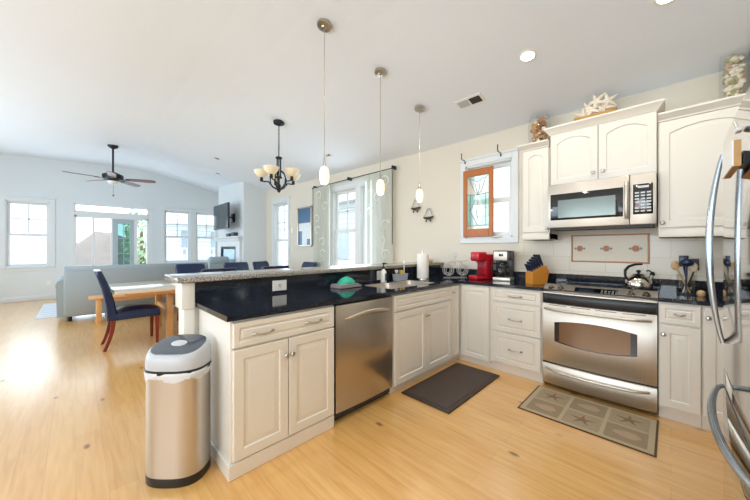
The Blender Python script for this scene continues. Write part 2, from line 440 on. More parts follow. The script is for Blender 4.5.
def window(name, axis, wall, out, u0, u1, z0, z1, cols=2, upper=True, case=.09, sill=True, split=None, mulls=(), shade=0):
    """double hung window; wall = room face coordinate, out = sign to the outside"""
    mb = MB()
    def bx(a0, a1, d0, d1, v0, v1, b=.004):
        lo, hi = sorted((wall + out * d0, wall + out * d1))
        if axis == 'x': mb.box(a0, a1, lo, hi, v0, v1, b, 1)
        else: mb.box(lo, hi, a0, a1, v0, v1, b, 1)
    # casing on the room side
    bx(u0 - case, u0, -.018, .0, z0 - .0, z1 + case); bx(u1, u1 + case, -.018, 0, z0, z1 + case)
    bx(u0 - case - .02, u1 + case + .02, -.026, 0, z1 + case, z1 + case + .03)
    bx(u0, u1, -.018, 0, z1, z1 + case)
    if sill:
        bx(u0 - case - .02, u1 + case + .02, -.045, .02, z0 - .03, z0); bx(u0 - case, u1 + case, -.016, 0, z0 - .11, z0 - .03)
    else: bx(u0 - case, u1 + case, -.018, 0, z0 - case, z0)
    # jamb
    for a0, a1, v0, v1 in ((u0, u0 + .015, z0, z1), (u1 - .015, u1, z0, z1), (u0, u1, z0, z0 + .02), (u0, u1, z1 - .015, z1)): bx(a0, a1, 0, .13, v0, v1, 0)
    edges = [u0] + list(mulls) + [u1]
    panes = []
    for a, c in zip(edges, edges[1:]):
        a += .015 if a == u0 else .07; c -= .015 if c == u1 else .07
        if a > u0 + .02: bx(a - .14, a, -.012, .13, z0, z1)
        mid = split if split else (z0 + z1) / 2
        for (v0, v1, d) in ((z0 + .02, mid + .02, .05), (mid - .02, z1 - .015, .085)):
            s_ = .052
            bx(a, a + s_, d, d + .035, v0, v1); bx(c - s_, c, d, d + .035, v0, v1); bx(a + s_, c - s_, d, d + .035, v0, v0 + s_); bx(a + s_, c - s_, d, d + .035, v1 - s_, v1)
            panes.append((a + s_ - .004, c - s_ + .004, v0 + s_ - .004, v1 - s_ + .004, d + .016))
        if upper:
            d = .09; va, vb = mid + .02, z1 - .055
            for k in range(1, cols):
                x_ = a + .042 + (c - a - .084) * k / cols; bx(x_ - .014, x_ + .014, d, d + .02, va, vb, 0)
            bx(a + .04, c - .04, d, d + .02, (va + vb) / 2 - .014, (va + vb) / 2 + .014, 0)
    o = struct(mb.build(name, 'trim_white', smooth=0))
    g = MB()
    for a0, a1, v0, v1, d in panes:
        lo, hi = sorted((wall + out * d, wall + out * (d + .004)))
        if axis == 'x': g.box(a0, a1, lo, hi, v0, v1)
        else: g.box(lo, hi, a0, a1, v0, v1)
    g.build('pane', 'pane', o, 0)
    return o
window('window_1', 'y', XL, -1, *H_w1, split=1.62)
window('window_3', 'y', XL, -1, *H_w2, split=1.66, case=.075)
window('window_4', 'y', XL, -1, *H_w3, split=1.66, case=.075)
window('window_5', 'x', YW, 1, *H_c, cols=2, split=1.5)
window('window_6', 'x', YW, 1, *H_dbl, cols=2, split=1.63, mulls=(-4.07,))
window('window_7', 'x', YW, 1, *H_small, cols=1, upper=False, split=1.89, case=.07, sill=False)
# window head shade of the far left window
# transom over the patio door
mb = MB(); a0, a1, z0, z1 = H_tr
for q in ((XL, XL + .018, a0 - .10, a1 + .10, z1 - .008, z1 + .08), (XL - .1, XL + .012, a0 - .0, a1, z1 - .03, z1), (XL - .1, XL + .012, a0, a1, z0, z0 + .03), (XL - .1, XL + .012, a0, a0 + .03, z0, z1), (XL - .1, XL + .012, a1 - .03, a1, z0, z1)): mb.box(*q)
o = struct(mb.build('window_2', 'trim_white', smooth=0))
MB().box(XL - .07, XL - .066, a0 + .02, a1 - .02, z0 + .02, z1 - .02).build('pane', 'pane', o, 0)
# patio door: fixed frame, glazed door leaf standing ajar, narrow sidelight
a0, a1, z0, z1 = H_door
mb = MB()
for q in ((XL, XL + .018, a0 - .09, a0, 0, 2.47), (XL, XL + .018, a1, a1 + .09, 0, 2.47), (XL - .12, XL + .014, a0, a0 + .04, z0, z1), (XL - .12, XL + .014, a1 - .04, a1, z0, z1), (XL - .12, XL + .014, a0, a1, z1 - .05, z1), (XL - .12, XL + .014, a0, a1, z0, z0 + .03),
          (XL - .09, XL - .03, .315, .36, z0, z1), (XL - .09, XL - .03, .70, .75, z0, z1), (XL - .10, XL + .012, 1.20, 1.27, z0, z1), (XL, XL + .02, a0, a1, z1, z1 + .09)): mb.box(*q)
o = struct(mb.build('door_1', 'trim_white', smooth=0))
g = MB()
for y0, y1 in ((.0, .32), (.355, .71), (1.26, 1.51)): g.box(XL - .062, XL - .058, y0, y1, z0, z1)
g.build('pane', 'pane', o, 0)
lf = MB()
for q in ((.73, .84, .05, 2.12), (1.10, 1.21, .05, 2.12), (.84, 1.10, 1.99, 2.12), (.84, 1.10, .05, .30)): lf.box(XL - .045, XL - .005, q[0], q[1], q[2], q[3], .004)
for z in (.72, 1.15, 1.57): lf.box(XL - .035, XL - .015, .84, 1.10, z - .008, z + .008)
lf.box(XL - .035, XL - .015, .962, .978, .3, 2.0)
leaf = lf.build('door_leaf', 'door_grey', o, 0)
MB().box(XL - .027, XL - .022, .83, 1.11, .29, 2.0).build('pane', 'door_pane', leaf, 0)
MB().cyl((XL - .005, 1.16, 1.02), (XL + .05, 1.16, 1.02), .012).tube([(XL + .045, 1.16, 1.02), (XL + .05, 1.12, 1.02), (XL + .05, 1.05, 1.02)], .009).build('handle', 'nickel', leaf)

# tiled splash wall over the counters with an accent panel above the range
tl = MB().box(-1.25, .998, YW - .012, YW - .0005, .90, 1.40)
ti = struct(tl.build('wall_tile', 'wall_tile', smooth=0))
fx0, fx1, fz0, fz1 = -.735, -.135, 1.145, 1.42
fr = MB()
for q in ((fx0, fx1, fz0, fz0 + .014), (fx0, fx1, fz1 - .014, fz1), (fx0, fx0 + .014, fz0, fz1), (fx1 - .014, fx1, fz0, fz1)): fr.box(q[0], q[1], YW - .022, YW - .012, q[2], q[3], .003, 1)
fr.build('accent_frame', 'accent_border', ti)
MB().box(fx0 + .013, fx1 - .013, YW - .016, YW - .012, fz0 + .013, fz1 - .013).build('accent_panel', 'grout_panel', ti)
for i in range(3):
    cx_ = fx0 + .075 + i * .215; cz = (fz0 + fz1) / 2
    mb = MB(); mb.mi = 0
    mb.prism([(cx_ + .026 * math.cos(k * PI / 4), YW - .016, cz + .03 * math.sin(k * PI / 4)) for k in range(8)], (0, -.007, 0))
    mb.mi = 1
    for s_ in (-1, 1):
        mb.prism([(cx_ + s_ * .026, YW - .016, cz), (cx_ + s_ * .036, YW - .016, cz + .014), (cx_ + s_ * .05, YW - .016, cz), (cx_ + s_ * .036, YW - .016, cz - .014)], (0, -.005, 0))
    mb.build('accent_tile', ['accent_stone', 'accent_leaf'], ti)

# ------------------------------------------------------------------ cabinet helpers
def F_pen(u, v, w): return Vector((XF + w, u, v))
def F_rng(u, v, w): return Vector((u, YF - w, v))
def F_up(u, v, w): return Vector((u, 3.34 - w, v))
def panel(mb, F, u0, u1, v0, v1, t=.02, rail=.055, arch=0., n=10, slim=False):
    w, h = u1 - u0, v1 - v0
    def loop(ins, d, ar):
        P = [(ins, ins), (w - ins, ins)]
        for i in range(n + 1):
            u = (w - ins) + (2 * ins - w) * i / n
            k = 2 * (u - ins) / (w - 2 * ins) - 1
            P.append((u, h - ins - ar * (k * k)))
        return [F(u0 + a, v0 + b_, d) for a, b_ in P]
    r = rail
    mb.loops([loop(0, 0, 0), loop(0, t - .003, 0), loop(.003, t, 0), loop(r, t, arch), loop(r + .005, t - .008, arch), loop(r + .012, t - .008, arch), loop(r + (.02 if slim else .036), t - .001, arch), loop(r + (.022 if slim else .04), t - .001, arch)])
def bow_pull(F, u, v, wid=.12, base=.02):
    mb = MB(); h = wid / 2
    mb.tube([F(u - h, v, base + .004), F(u - h * .85, v + .002, base + .02), F(u - h * .4, v - .004, base + .027), F(u, v - .006, base + .028), F(u + h * .4, v - .004, base + .027), F(u + h * .85, v + .002, base + .02), F(u + h, v, base + .004)], [.008, .0055, .0045, .006, .0045, .0055, .008], 8)
    mb.cyl(F(u - h * .9, v, base - .001), F(u - h * .9, v, base + .02), .007, .005, 10).cyl(F(u + h * .9, v, base - .001), F(u + h * .9, v, base + .02), .007, .005, 10)
    return mb
def knob(F, u, v, base=.02):
    mb = MB(); p = F(u, v, base - .001); ax = F(u, v, base + 1) - F(u, v, base)
    return mb.lathe(p, [(.008, 0), (.006, .006), (.006, .012), (.014, .018), (.015, .023), (.011, .029), (.003, .031)], 14, axis=ax)
def cab(name, label, loc, body, group=None):
    t = thing(name, label, 'cabinet', loc, group)
    body.build('body', 'cabinet_white', t)
    return t
def door(t, F, u0, u1, v0, v1, ku=None, kv=None, arch=0., rail=.055, slim=False):
    mb = MB(); panel(mb, F, u0, u1, v0, v1, rail=rail, arch=arch, slim=slim)
    d = mb.build('door', 'cabinet_white', t)
    if ku is not None: knob(F, ku, kv).build('knob', 'nickel', d)
    return d
def drawer(t, F, u0, u1, v0, v1, pulls=(), rail=.03, name='drawer'):
    mb = MB(); panel(mb, F, u0, u1, v0, v1, rail=rail, slim=True)
    d = mb.build(name, 'cabinet_white', t)
    for u, v, w in pulls: bow_pull(F, u, v, w).build('pull', 'nickel', d)
    return d

# ------------------------------------------------------------------ peninsula base units
B = XF - .001
body = MB().box(XB - .015, B, .60, 1.310, .0, .882, .002, 1).box(XB, B + .012, .588, 1.31, 0, .085, .004, 1)
t = cab('base_cabinet', 'white base cabinet at the near end of the peninsula behind the trash can', (-2.0, .95, 0), body)
drawer(t, F_pen, .612, 1.302, .728, .868, [(.78, .79, .125), (1.127, .793, .125)])
door(t, F_pen, .612, .943, .10, .716, .925, .618); door(t, F_pen, .949, 1.302, .10, .716, .965, .618)

# dishwasher
t = thing('dishwasher', 'stainless steel dishwasher built in between white peninsula cabinets', 'dishwasher', (-2.0, 1.63, 0))
MB().box(XB, XF - .03, 1.316, 1.944, .02, .878).build('body', 'dark_grey', t)
MB().box(XB, XF - .05, 1.318, 1.942, .0, .09).build('toe_kick', 'black_plastic', t)
def bow_panel(F, u0, u1, v0, v1, d0, d1, bow, n=16):
    top, L_ = [], []
    A = [(u0 + (u1 - u0) * i / n, d1 + bow * (1 - (2 * i / n - 1) ** 2)) for i in range(n + 1)]
    ring = lambda v, e: [F(u0 + e, v, d0)] + [F(min(max(u, u0 + e), u1 - e), v, d - e) for u, d in A] + [F(u1 - e, v, d0)]
    return MB().loops([ring(v0, .004), ring(v0 + .004, 0), ring(v1 - .004, 0), ring(v1, .004)])
d = bow_panel(F_pen, 1.322, 1.938, .085, .868, -.03, .012, .012).build('door_panel', 'steel_dw', t, 50)
pts = []
for i in range(21):
    k = i / 20; u = 1.40 + .475 * k
    pts.append(F_pen(u, .792 - .03 * (2 * k - 1) ** 2, .016 + .012 + .038 * (1 - (2 * k - 1) ** 4)))
MB().tube(pts, [.008 + .010 * (1 - (2 * i / 20 - 1) ** 4) for i in range(21)], 10, sx=.55, up=(1, 0, 0)).build('handle', 'steel', d, 60)
MB().box(XF - .02, XF + .001, 1.33, 1.93, .868, .876).build('vent_strip', 'black_plastic', t)

body = MB().box(XB - .01, B, 1.952, 2.0, .06, .882).box(XB - .01, B, 2.79, 2.904, .06, .882).box(-1.80, B, 2.0, 2.79, .06, .882).box(XB - .01, -1.8, 2.0, 2.79, 0, .60).box(XB - .01, -2.25, 2.0, 2.79, .6, .882).box(XB, B - .03, 1.952, 2.904, 0, .061)
t = cab('base_cabinet', 'white two-door base cabinet under the sink', (-2.0, 2.43, 0), body)
drawer(t, F_pen, 1.962, 2.90, .728, .868, [], name='false_drawer')
door(t, F_pen, 1.962, 2.428, .075, .716, 2.41, .63); door(t, F_pen, 2.434, 2.90, .075, .716, 2.452, .63)
# corner
body = MB().box(XB - .01, B, 2.906, YF - .001, .06, .882).box(XB, B - .03, 2.906, YF + .03, 0, .061).box(XB - .01, -1.362, YF + .001, YW - .03, .06, .882).box(-1.76, -1.362, YF + .03, YF + .05, 0, .061)
t = cab('base_cabinet', 'white corner base cabinet with two narrow doors meeting in the inner corner', (-1.9, 3.3, 0), body)
door(t, F_pen, 2.91, 3.078, .075, .868, 2.93, .80, rail=.038, slim=True)
door(t, F_rng, -1.688, -1.372, .075, .868, rail=.05)
body = MB().box(-1.36, -.862, YF + .001, YW - .03, .085, .882).box(-1.36, -.862, YF + .03, YW - .03, 0, .086)
t = cab('base_cabinet', 'white three-drawer base cabinet between the corner and the range', (-1.1, 3.38, 0), body)
drawer(t, F_rng, -1.335, -.872, .737, .870, [(-1.103, .803, .125)])
drawer(t, F_rng, -1.335, -.872, .43, .722, [(-1.103, .568, .125)], rail=.045)
drawer(t, F_rng, -1.335, -.872, .105, .418, [(-1.103, .262, .125)], rail=.045)

# right of the range
body = MB().box(-.066, .155, YF + .001, YW - .03, .085, .882).box(-.066, .155, YF + .03, YW - .03, 0, .086)
t = cab('base_cabinet', 'narrow white base cabinet right of the range, one drawer over one door', (.05, 3.38, 0), body)
drawer(t, F_rng, -.060, .150, .727, .870, [(.045, .80, .05)])
door(t, F_rng, -.060, .150, .105, .712, -.040, .643)
body = MB().box(.157, .995, YF + .001, YW - .03, .085, .882).box(.157, .995, YF + .03, YW - .03, 0, .086)
t = cab('base_cabinet', 'white base cabinet in the corner behind the refrigerator, knob at its upper left', (.55, 3.38, 0), body)
door(t, F_rng, .163, .57, .105, .868, .185, .80); door(t, F_rng, .576, .985, .105, .868)

# ------------------------------------------------------------------ upper cabinets
def crown(mb, x0, x1, y0, y1, z0, z1, left=True, right=True, ex=.045):
    l, r = (ex if left else 0), (ex if right else 0)
    def rect(e, z): return [(x0 - (e if left else 0), y0 - e, z), (x1 + (e if right else 0), y0 - e, z), (x1 + (e if right else 0), y1, z), (x0 - (e if left else 0), y1, z)]
    mb.loops([rect(.004, z0), rect(.008, z0 + .012), rect(ex * .55, z0 + (z1 - z0) * .45), rect(ex * .9, z1 - .018), rect(ex, z1 - .014), rect(ex, z1)])
def upper(label, x0, x1, z0, z1, zc, doors, left, right, yb=3.34):
    body = MB().box(x0, x1, yb, YW - .015, z0, z1)
    t = thing('wall_cabinet', label, 'cabinet', ((x0 + x1) / 2, 3.5, z0))
    body.build('body', 'cabinet_white', t)
    c = MB(); crown(c, x0, x1, yb - .02, YW - .015, z1 - .005, zc, left, right); c.build('crown_moulding', 'cabinet_white', t, 25)
    for u0, u1, v0, v1, ku, kv in doors: door(t, F_up, u0, u1, v0, v1, ku, kv, arch=.045 if u1 - u0 > .3 else .03)
    return t
t = upper('narrow white wall cabinet between the small window and the microwave', -1.112, -.858, 1.372, 2.305, 2.362, [(-1.106, -.864, 1.45, 2.298, -.880, 1.487)], True, False)
MB().box(-1.112, -.858, 3.322, YW - .015, 1.372, 1.44, .008).build('light_rail', 'cabinet_white', t)
t = upper('two-door white wall cabinet above the microwave', -.852, -.078, 1.898, 2.405, 2.47, [(-.847, -.468, 1.906, 2.40, -.50, 1.975), (-.462, -.083, 1.906, 2.40, -.43, 1.975)], True, True)
t = upper('large white wall cabinet right of the microwave, partly behind the refrigerator', -.072, .99, 1.372, 2.305, 2.362, [(-.064, .44, 1.45, 2.298, -.045, 1.487), (.448, .985, 1.45, 2.298, None, None)], False, False)
MB().box(-.072, .99, 3.322, YW - .015, 1.372, 1.44, .008).build('light_rail', 'cabinet_white', t)

# ------------------------------------------------------------------ countertops, bar ledge, sink
SX0, SX1, SY0, SY1 = -2.20, -1.80, 2.02, 2.76
t = thing('countertop', 'polished black granite countertop on the peninsula, running round the corner to the range', 'countertop', (-2.0, 2.0, .884))
c0, c1 = .884, CT; XE, YE = XF + .027, YF - .027
mb = MB().box(XB, XE, .575, SY0, c0, c1).box(XB, XE, SY1, YE, c0, c1).box(XB, SX0, SY0, SY1, c0, c1).box(SX1, XE, SY0, SY1, c0, c1).box(XB, -.864, YE, YW - .013, c0, c1)
mb.build('slab', 'granite_black', t, 0)
MB().box(XB - .019, XB, .575, YW - .034, c1, 1.052).build('bar_splash', 'granite_black', t)
MB().box(XB, -.068, YW - .033, YW - .013, c1, 1.016).build('wall_splash', 'granite_black', t)
t = thing('countertop', 'short black granite countertop right of the range', 'countertop', (.4, 3.3, .884))
MB().box(-.066, .995, YE, YW - .013, c0, c1).build('slab', 'granite_black', t)
MB().box(-.066, .995, YW - .033, YW - .013, c1, 1.016).build('wall_splash', 'granite_black', t)
mb = MB().box(-2.67, -2.262, .462, YW - .002, 1.055, 1.09, .006)
tag(mb.build('bar_ledge', 'granite_speckled'), 'raised bar ledge of speckled grey granite along the peninsula', 'bar top')

t = thing('kitchen_sink', 'stainless steel double bowl sink set in the black countertop', 'sink', (-2.0, 2.39, .9))
def bowl(y0, y1):
    mb = MB(); x0, x1 = SX0 + .004, SX1 - .004
    def rr(e, z, n=5, rad=.05):
        P = []
        for cx_, cy_, a in ((x1 - e - rad, y1 - e - rad, 0), (x0 + e + rad, y1 - e - rad, PI / 2), (x0 + e + rad, y0 + e + rad, PI), (x1 - e - rad, y0 + e + rad, 1.5 * PI)):
            for i in range(n + 1): P.append((cx_ + rad * math.cos(a + i * PI / 2 / n), cy_ + rad * math.sin(a + i * PI / 2 / n), z))
        return P
    return mb.loops([rr(0, .880), rr(-.0, .912), rr(.012, .912), rr(.016, .90), rr(.03, .74), rr(.05, .725)], False, True)
bowl(SY0 + .004, 2.385).build('basin', 'steel', t); bowl(2.395, SY1 - .004).build('basin', 'steel', t)
for y in (2.2, 2.58): MB().lathe((-2.0, y, .726), [(.035, 0), (.035, .004), (.02, .002)], 16).build('drain', 'chrome', t)

# ------------------------------------------------------------------ range
RX0, RX1 = -.858, -.070
def F_ran(u, v, w): return Vector((u, YF - w, v))
t = thing('range', 'stainless steel electric range with black glass cooktop between white cabinets', 'range', (-.46, 3.35, 0))
MB().box(RX0 + .002, RX1 - .002, YF - .005, YW - .036, .03, .905).build('body', 'black_plastic', t)
for x in (RX0 + .05, RX1 - .05):
    for y in (3.2, 3.52): MB().cyl((x, y, 0), (x, y, .03), .022, n=12).build('foot', 'black_plastic', t)
ck = MB().box(RX0, RX1, YF + .09, YW - .036, .905, .924, .004).build('cooktop', 'black_glass', t)
for cx_, cy_, r in ((-.66, 3.30, .09), (-.27, 3.31, .075), (-.66, 3.5, .07), (-.27, 3.5, .09)):
    MB().tube([(cx_ + r * math.cos(a), cy_ + r * math.sin(a), .9242) for a in arc(40, 0, 2 * PI)[:-1]], .0016, 5, True).build('burner_ring', 'dark_grey', ck)
# sloping control panel with a bowed front
n = 20; Lp = []
def bow(k, b_=.03): return b_ * (1 - (2 * k - 1) ** 2)
for prof in ((.01, .868), (.030, .868), (.036, .876), (.030, .888), (-.07, .928), (-.095, .926), (-.095, .868)):
    pass
sec = [(-.10, .866, 0), (.006, .866, 1), (.012, .870, 1), (.010, .878, 1), (-.078, .946, 0), (-.086, .949, 0), (-.10, .945, 0)]
for i in range(n + 1):
    k = i / n; u = RX0 + (RX1 - RX0) * k
    Lp.append([F_ran(u, z, w + bow(k) * s_) for w, z, s_ in sec])
cp = MB().loops(Lp).build('control_panel', 'steel', t, 30)
slope = Vector((0, .097 + .02, .043)).normalized(); nrm = Vector((0, -slope.z, slope.y))
def on_panel(u, s_):   # s_ 0 front .. 1 back
    k = (u - RX0) / (RX1 - RX0); f = Vector((u, YF - .010 - bow(k), .878)); b_ = Vector((u, YF + .078, .946))
    return f + (b_ - f) * s_
P4 = [on_panel(-.61, .25), on_panel(-.31, .25), on_panel(-.31, .8), on_panel(-.61, .8)]
dp = MB().loops([[p - Vector((0, 0, .004)) for p in P4], [p + Vector((0, 0, .0025)) for p in P4]]).build('display', 'black_glass', cp)
for i in range(2):
    for j in range(5):
        u = -.42 + .024 * j; P5 = [on_panel(u, .35 + .2 * i), on_panel(u + .014, .35 + .2 * i), on_panel(u + .014, .46 + .2 * i), on_panel(u, .46 + .2 * i)]
        if i == 0 and j == 0: bt = MB()
        bt.loops([[p for p in P5], [p + Vector((0, 0, .0045)) for p in P5]])
P5 = [on_panel(-.58, .38), on_panel(-.47, .38), on_panel(-.47, .66), on_panel(-.58, .66)]
bt.build('button', 'button_grey', cp)
MB().loops([[p for p in P5], [p + Vector((0, 0, .004)) for p in P5]]).build('clock_screen', 'display', cp)
for u in (-.795, -.715, -.225, -.135):
    p = on_panel(u, .5); ax = Vector((0, -.56, .83))
    MB().lathe(p - ax * .002, [(.027, 0), (.027, .006), (.020, .010), (.018, .026), (.015, .032), (.002, .0325)], 18, axis=ax).build('knob', 'knob_metal', cp)
def bowed(u0, u1, v0, v1, d0, d1, b_, e=.004):
    A = [(u0 + (u1 - u0) * i / n) for i in range(n + 1)]
    def ring(v, e): return [F_ran(u0 + e, v, d0)] + [F_ran(min(max(u, u0 + e), u1 - e), v, d1 + bow((u - RX0) / (RX1 - RX0), b_) - e) for u in A] + [F_ran(u1 - e, v, d0)]
    return MB().loops([ring(v0, e), ring(v0 + e, 0), ring(v1 - e, 0), ring(v1, e)])
bowed(RX0 + .004, RX1 - .004, .780, .866, 0, .004, .026).build('vent_band', 'black_plastic', t, 50)
dr = bowed(RX0 + .003, RX1 - .003, .235, .776, 0, .018, .024).build('oven_door', 'steel', t, 50)
# oven window, bowed above and below
def owin(u0, u1, v0, v1, d, cu, th=.003):
    mb = MB(); m_ = 24
    T = [(u0 + (u1 - u0) * i / m_) for i in range(m_ + 1)]
    def w_(u): return d + bow((u - RX0) / (RX1 - RX0), .024)
    ring0 = [F_ran(u, v0 - cu * (1 - (2 * (u - u0) / (u1 - u0) - 1) ** 2), w_(u)) for u in T] + [F_ran(u, v1 + cu * (1 - (2 * (u - u0) / (u1 - u0) - 1) ** 2), w_(u)) for u in T[::-1]]
    half = len(T); f = []
    for off in (0, th):
        f.append([p + Vector((0, -off, 0)) for p in ring0])
    n0 = len(mb.bm.faces)
    vs = [[mb.bm.verts.new(p) for p in lp] for lp in f]
    K = len(ring0)
    for i in range(K): mb.bm.faces.new((vs[0][i], vs[0][(i + 1) % K], vs[1][(i + 1) % K], vs[1][i]))
    for i in range(half - 1): mb.bm.faces.new((vs[1][i], vs[1][i + 1], vs[1][K - 2 - i], vs[1][K - 1 - i]))
    return mb
ow = owin(-.755, -.185, .437, .610, .017, .030).build('oven_window', 'black_glass', dr, 50)
owin(-.715, -.225, .442, .612, .0195, .026).build('window_glass', 'oven_glass', ow, 50)
sl = MB()
for i in range(4):
    u = -.80 + .175 * i
    A = [u, u + .14]
    for a_, c_ in ((u, u + .14),):
        pts = [F_ran(a_ + (c_ - a_) * q / 4, .764, .0155 + bow((a_ + (c_ - a_) * q / 4 - RX0) / (RX1 - RX0), .024)) for q in range(5)]
        sl.tube(pts, .004, 6)
sl.build('vent_slot', 'black_plastic', dr)
def bar_handle(u0, u1, v, sag, b_, out):
    pts = []; R_ = []
    for i in range(25):
        k = i / 24; u = u0 + (u1 - u0) * k
        pts.append(F_ran(u, v - sag * (1 - (2 * k - 1) ** 2), .018 + bow((u - RX0) / (RX1 - RX0), b_) + out * min(1, math.sin(PI * k) * 3)))
        R_.append(.011)
    return MB().tube(pts, R_, 10)
bar_handle(-.835, -.105, .728, 0, .024, .038).build('handle', 'steel', dr, 60)
dw = bowed(RX0 + .003, RX1 - .003, .035, .222, 0, .018, .024).build('drawer', 'steel', t, 50)
bar_handle(-.825, -.115, .178, .014, .024, .032).build('handle', 'steel', dw, 60)

# ------------------------------------------------------------------ microwave
MX0, MX1, MZ0, MZ1, MY = -.850, -.080, 1.478, 1.895, 3.275
def F_mw(u, v, w): return Vector((u, MY - w, v))
t = thing('microwave', 'stainless steel over-the-range microwave hung under the two-door cabinet', 'microwave', (-.465, 3.45, MZ0))
MB().box(MX0, MX1, MY, YW - .015, MZ0, MZ1, .003, 1).build('body', 'steel_side', t)
MB().box(MX0 + .02, MX1 - .02, MY + .02, 3.58, MZ0 - .014, MZ0 + .001).build('underside_vent', 'dark_grey', t)
d = MB().box(MX0, -.245, MY - .028, MY + .001, MZ0 + .004, MZ1 - .001, .005).build('door', 'steel', t)
w_ = MB().box(MX0 + .022, -.285, MY - .031, MY - .026, MZ0 + .075, MZ1 - .095, .002).build('window_frame', 'black_glass', d)
MB().box(MX0 + .085, -.335, MY - .0325, MY - .030, MZ0 + .095, MZ1 - .155).build('window_glass', 'mw_glass', w_)
hp = [F_mw(-.262, MZ0 + .055 + (.305) * k / 12, .028 + .032 * math.sin(PI * k / 12) ** .5) for k in range(13)]
MB().tube(hp, .011, 10, sx=1.3, up=(1, 0, 0)).build('handle', 'steel', d, 60)
p = MB().box(-.243, MX1, MY - .026, MY + .001, MZ0 + .004, MZ1 - .001, .005).build('control_panel', 'steel', t)
k = MB().box(-.222, -.100, MY - .029, MY - .024, MZ0 + .085, MZ1 - .085, .002).build('keypad', 'black_glass', p)
MB().box(-.19, -.125, MY - .031, MY - .028, MZ1 - .118, MZ1 - .1).build('display', 'button', k)
for r in range(7):
    for c in range(3):
        x = -.21 + c * .036; z = MZ1 - .15 - r * .025
        MB().box(x, x + .026, MY - .0305, MY - .028, z - .012, z).build('button', 'button_red' if (r, c) == (4, 0) else 'button', k, 0)

# ------------------------------------------------------------------ refrigerator
FX, FY0, FY1, FZ = .173, 1.18, 2.13, 1.775
def F_fr(u, v, w): return Vector((FX - w, u, v))
t = thing('refrigerator', 'stainless steel bottom-freezer refrigerator at the right edge', 'refrigerator', (.6, 1.65, 0))
MB().box(FX + .075, .97, FY0, FY1, .02, FZ - .01, .004).build('body', 'steel_side', t)
MB().box(FX + .03, .9, FY0 + .02, FY1 - .02, 0, .075).build('toe_grille', 'black_plastic', t)
def fr_panel(v0, v1):
    m_ = 24; sag = .006
    A = [(FY0 + (FY1 - FY0) * i / m_, sag * (1 - (2 * i / m_ - 1) ** 2)) for i in range(m_ + 1)]
    ring = lambda v, e: [F_fr(FY0 + e, v, -.07)] + [F_fr(min(max(u, FY0 + e), FY1 - e), v, d_ - e) for u, d_ in A] + [F_fr(FY1 - e, v, -.07)]
    return MB().loops([ring(v0, .006), ring(v0 + .006, 0), ring(v1 - .006, 0), ring(v1, .006)])
d = fr_panel(.745, FZ).build('door', 'steel_fridge', t, 50)
pts = [F_fr(2.06, .855 + .85 * k / 24, .006 + .042 * math.sin(PI * k / 24) ** .8) for k in range(25)]
MB().tube(pts, [.010 + .006 * math.sin(PI * k / 24) for k in range(25)], 12, sx=.8, up=(1, 0, 0)).build('handle', 'steel_handle', d, 60)
d = fr_panel(.085, .735).build('freezer_drawer', 'steel_fridge', t, 50)
pts = [F_fr(2.085 - .87 * k / 28, .655 - .01 * math.sin(PI * k / 28), .006 + .056 * math.sin(PI * k / 28) ** .6) for k in range(29)]
MB().tube(pts, [.009 + .004 * math.sin(PI * k / 28) for k in range(29)], 12).build('handle', 'steel_handle', d, 60)
t = thing('note_block', 'white memo block with a wooden edge stuck on the refrigerator door', 'note block', (.16, 1.95, 1.6))
MB().box(.140, .144, 1.50, 1.75, 1.548, 1.632).build('sheet', 'note_white', t)
MB().box(.144, .160, 1.50, 1.75, 1.548, 1.632).build('backing', 'cork', t)
MB().box(.160, .1668, 1.57, 1.68, 1.57, 1.61).build('magnet', 'black_plastic', t)
t = thing('magnet_clip', 'small white magnetic clip on the refrigerator door above the memo block', 'clip', (.16, 1.62, 1.70))
MB().box(.152, .1668, 1.53, 1.57, 1.668, 1.682, .003).tube([(.155, 1.53, 1.68), (.150, 1.54, 1.70), (.150, 1.56, 1.70), (.155, 1.57, 1.68)], .003, 6).build('clip_body', 'white_plastic', t)

# ------------------------------------------------------------------ outdoors
struct(MB().box(-60, 20, -30, 40, -.30, -.10).build('ground', 'grass_ground'))
struct(MB().box(XL - 3.2, XL - .15, -3, 5, -.099, -.03).build('deck', 'house_pale'))
def house(label, x0, x1, y0, y1, h, wins, face, mat_='house_white', porch=False):
    t = thing('beach_house', label, 'house', ((x0 + x1) / 2, (y0 + y1) / 2, -.1))
    w = MB().box(x0, x1, y0, y1, -.1, h).build('wall', mat_, t, 0)
    ym = (y0 + y1) / 2
    MB().loops([[(x0 - .4, y0 - .4, h), (x0 - .4, y1 + .4, h), (x0 - .4, ym, h + 1.6)], [(x1 + .4, y0 - .4, h), (x1 + .4, y1 + .4, h), (x1 + .4, ym, h + 1.6)]]).build('roof', 'house_roof', t, 0)
    for a, z, ww, hh in wins:
        if face == 'x': MB().box(x1, x1 + .04, a - ww / 2, a + ww / 2, z, z + hh).build('window', 'house_window', t, 0)
        else: MB().box(a - ww / 2, a + ww / 2, y0 - .04, y0, z, z + hh).build('window', 'house_window', t, 0)
    if porch:
        MB().box(x1, x1 + 1.3, y0, y1, .4, .5).box(x1, x1 + 1.4, y0 - .1, y1 + .1, 2.5, 2.6).build('porch', 'house_pale', t, 0)
        mb = MB().box(x1 + 1.2, x1 + 1.26, y0, y1, 1.25, 1.32).box(x1 + 1.2, x1 + 1.26, y0, y1, .6, .65)
        k = 0
        while y0 + .2 * k < y1: mb.box(x1 + 1.21, x1 + 1.25, y0 + .2 * k, y0 + .2 * k + .05, .5, 1.3); k += 1
        mb.build('porch_railing', 'house_white', t, 0)
    return t
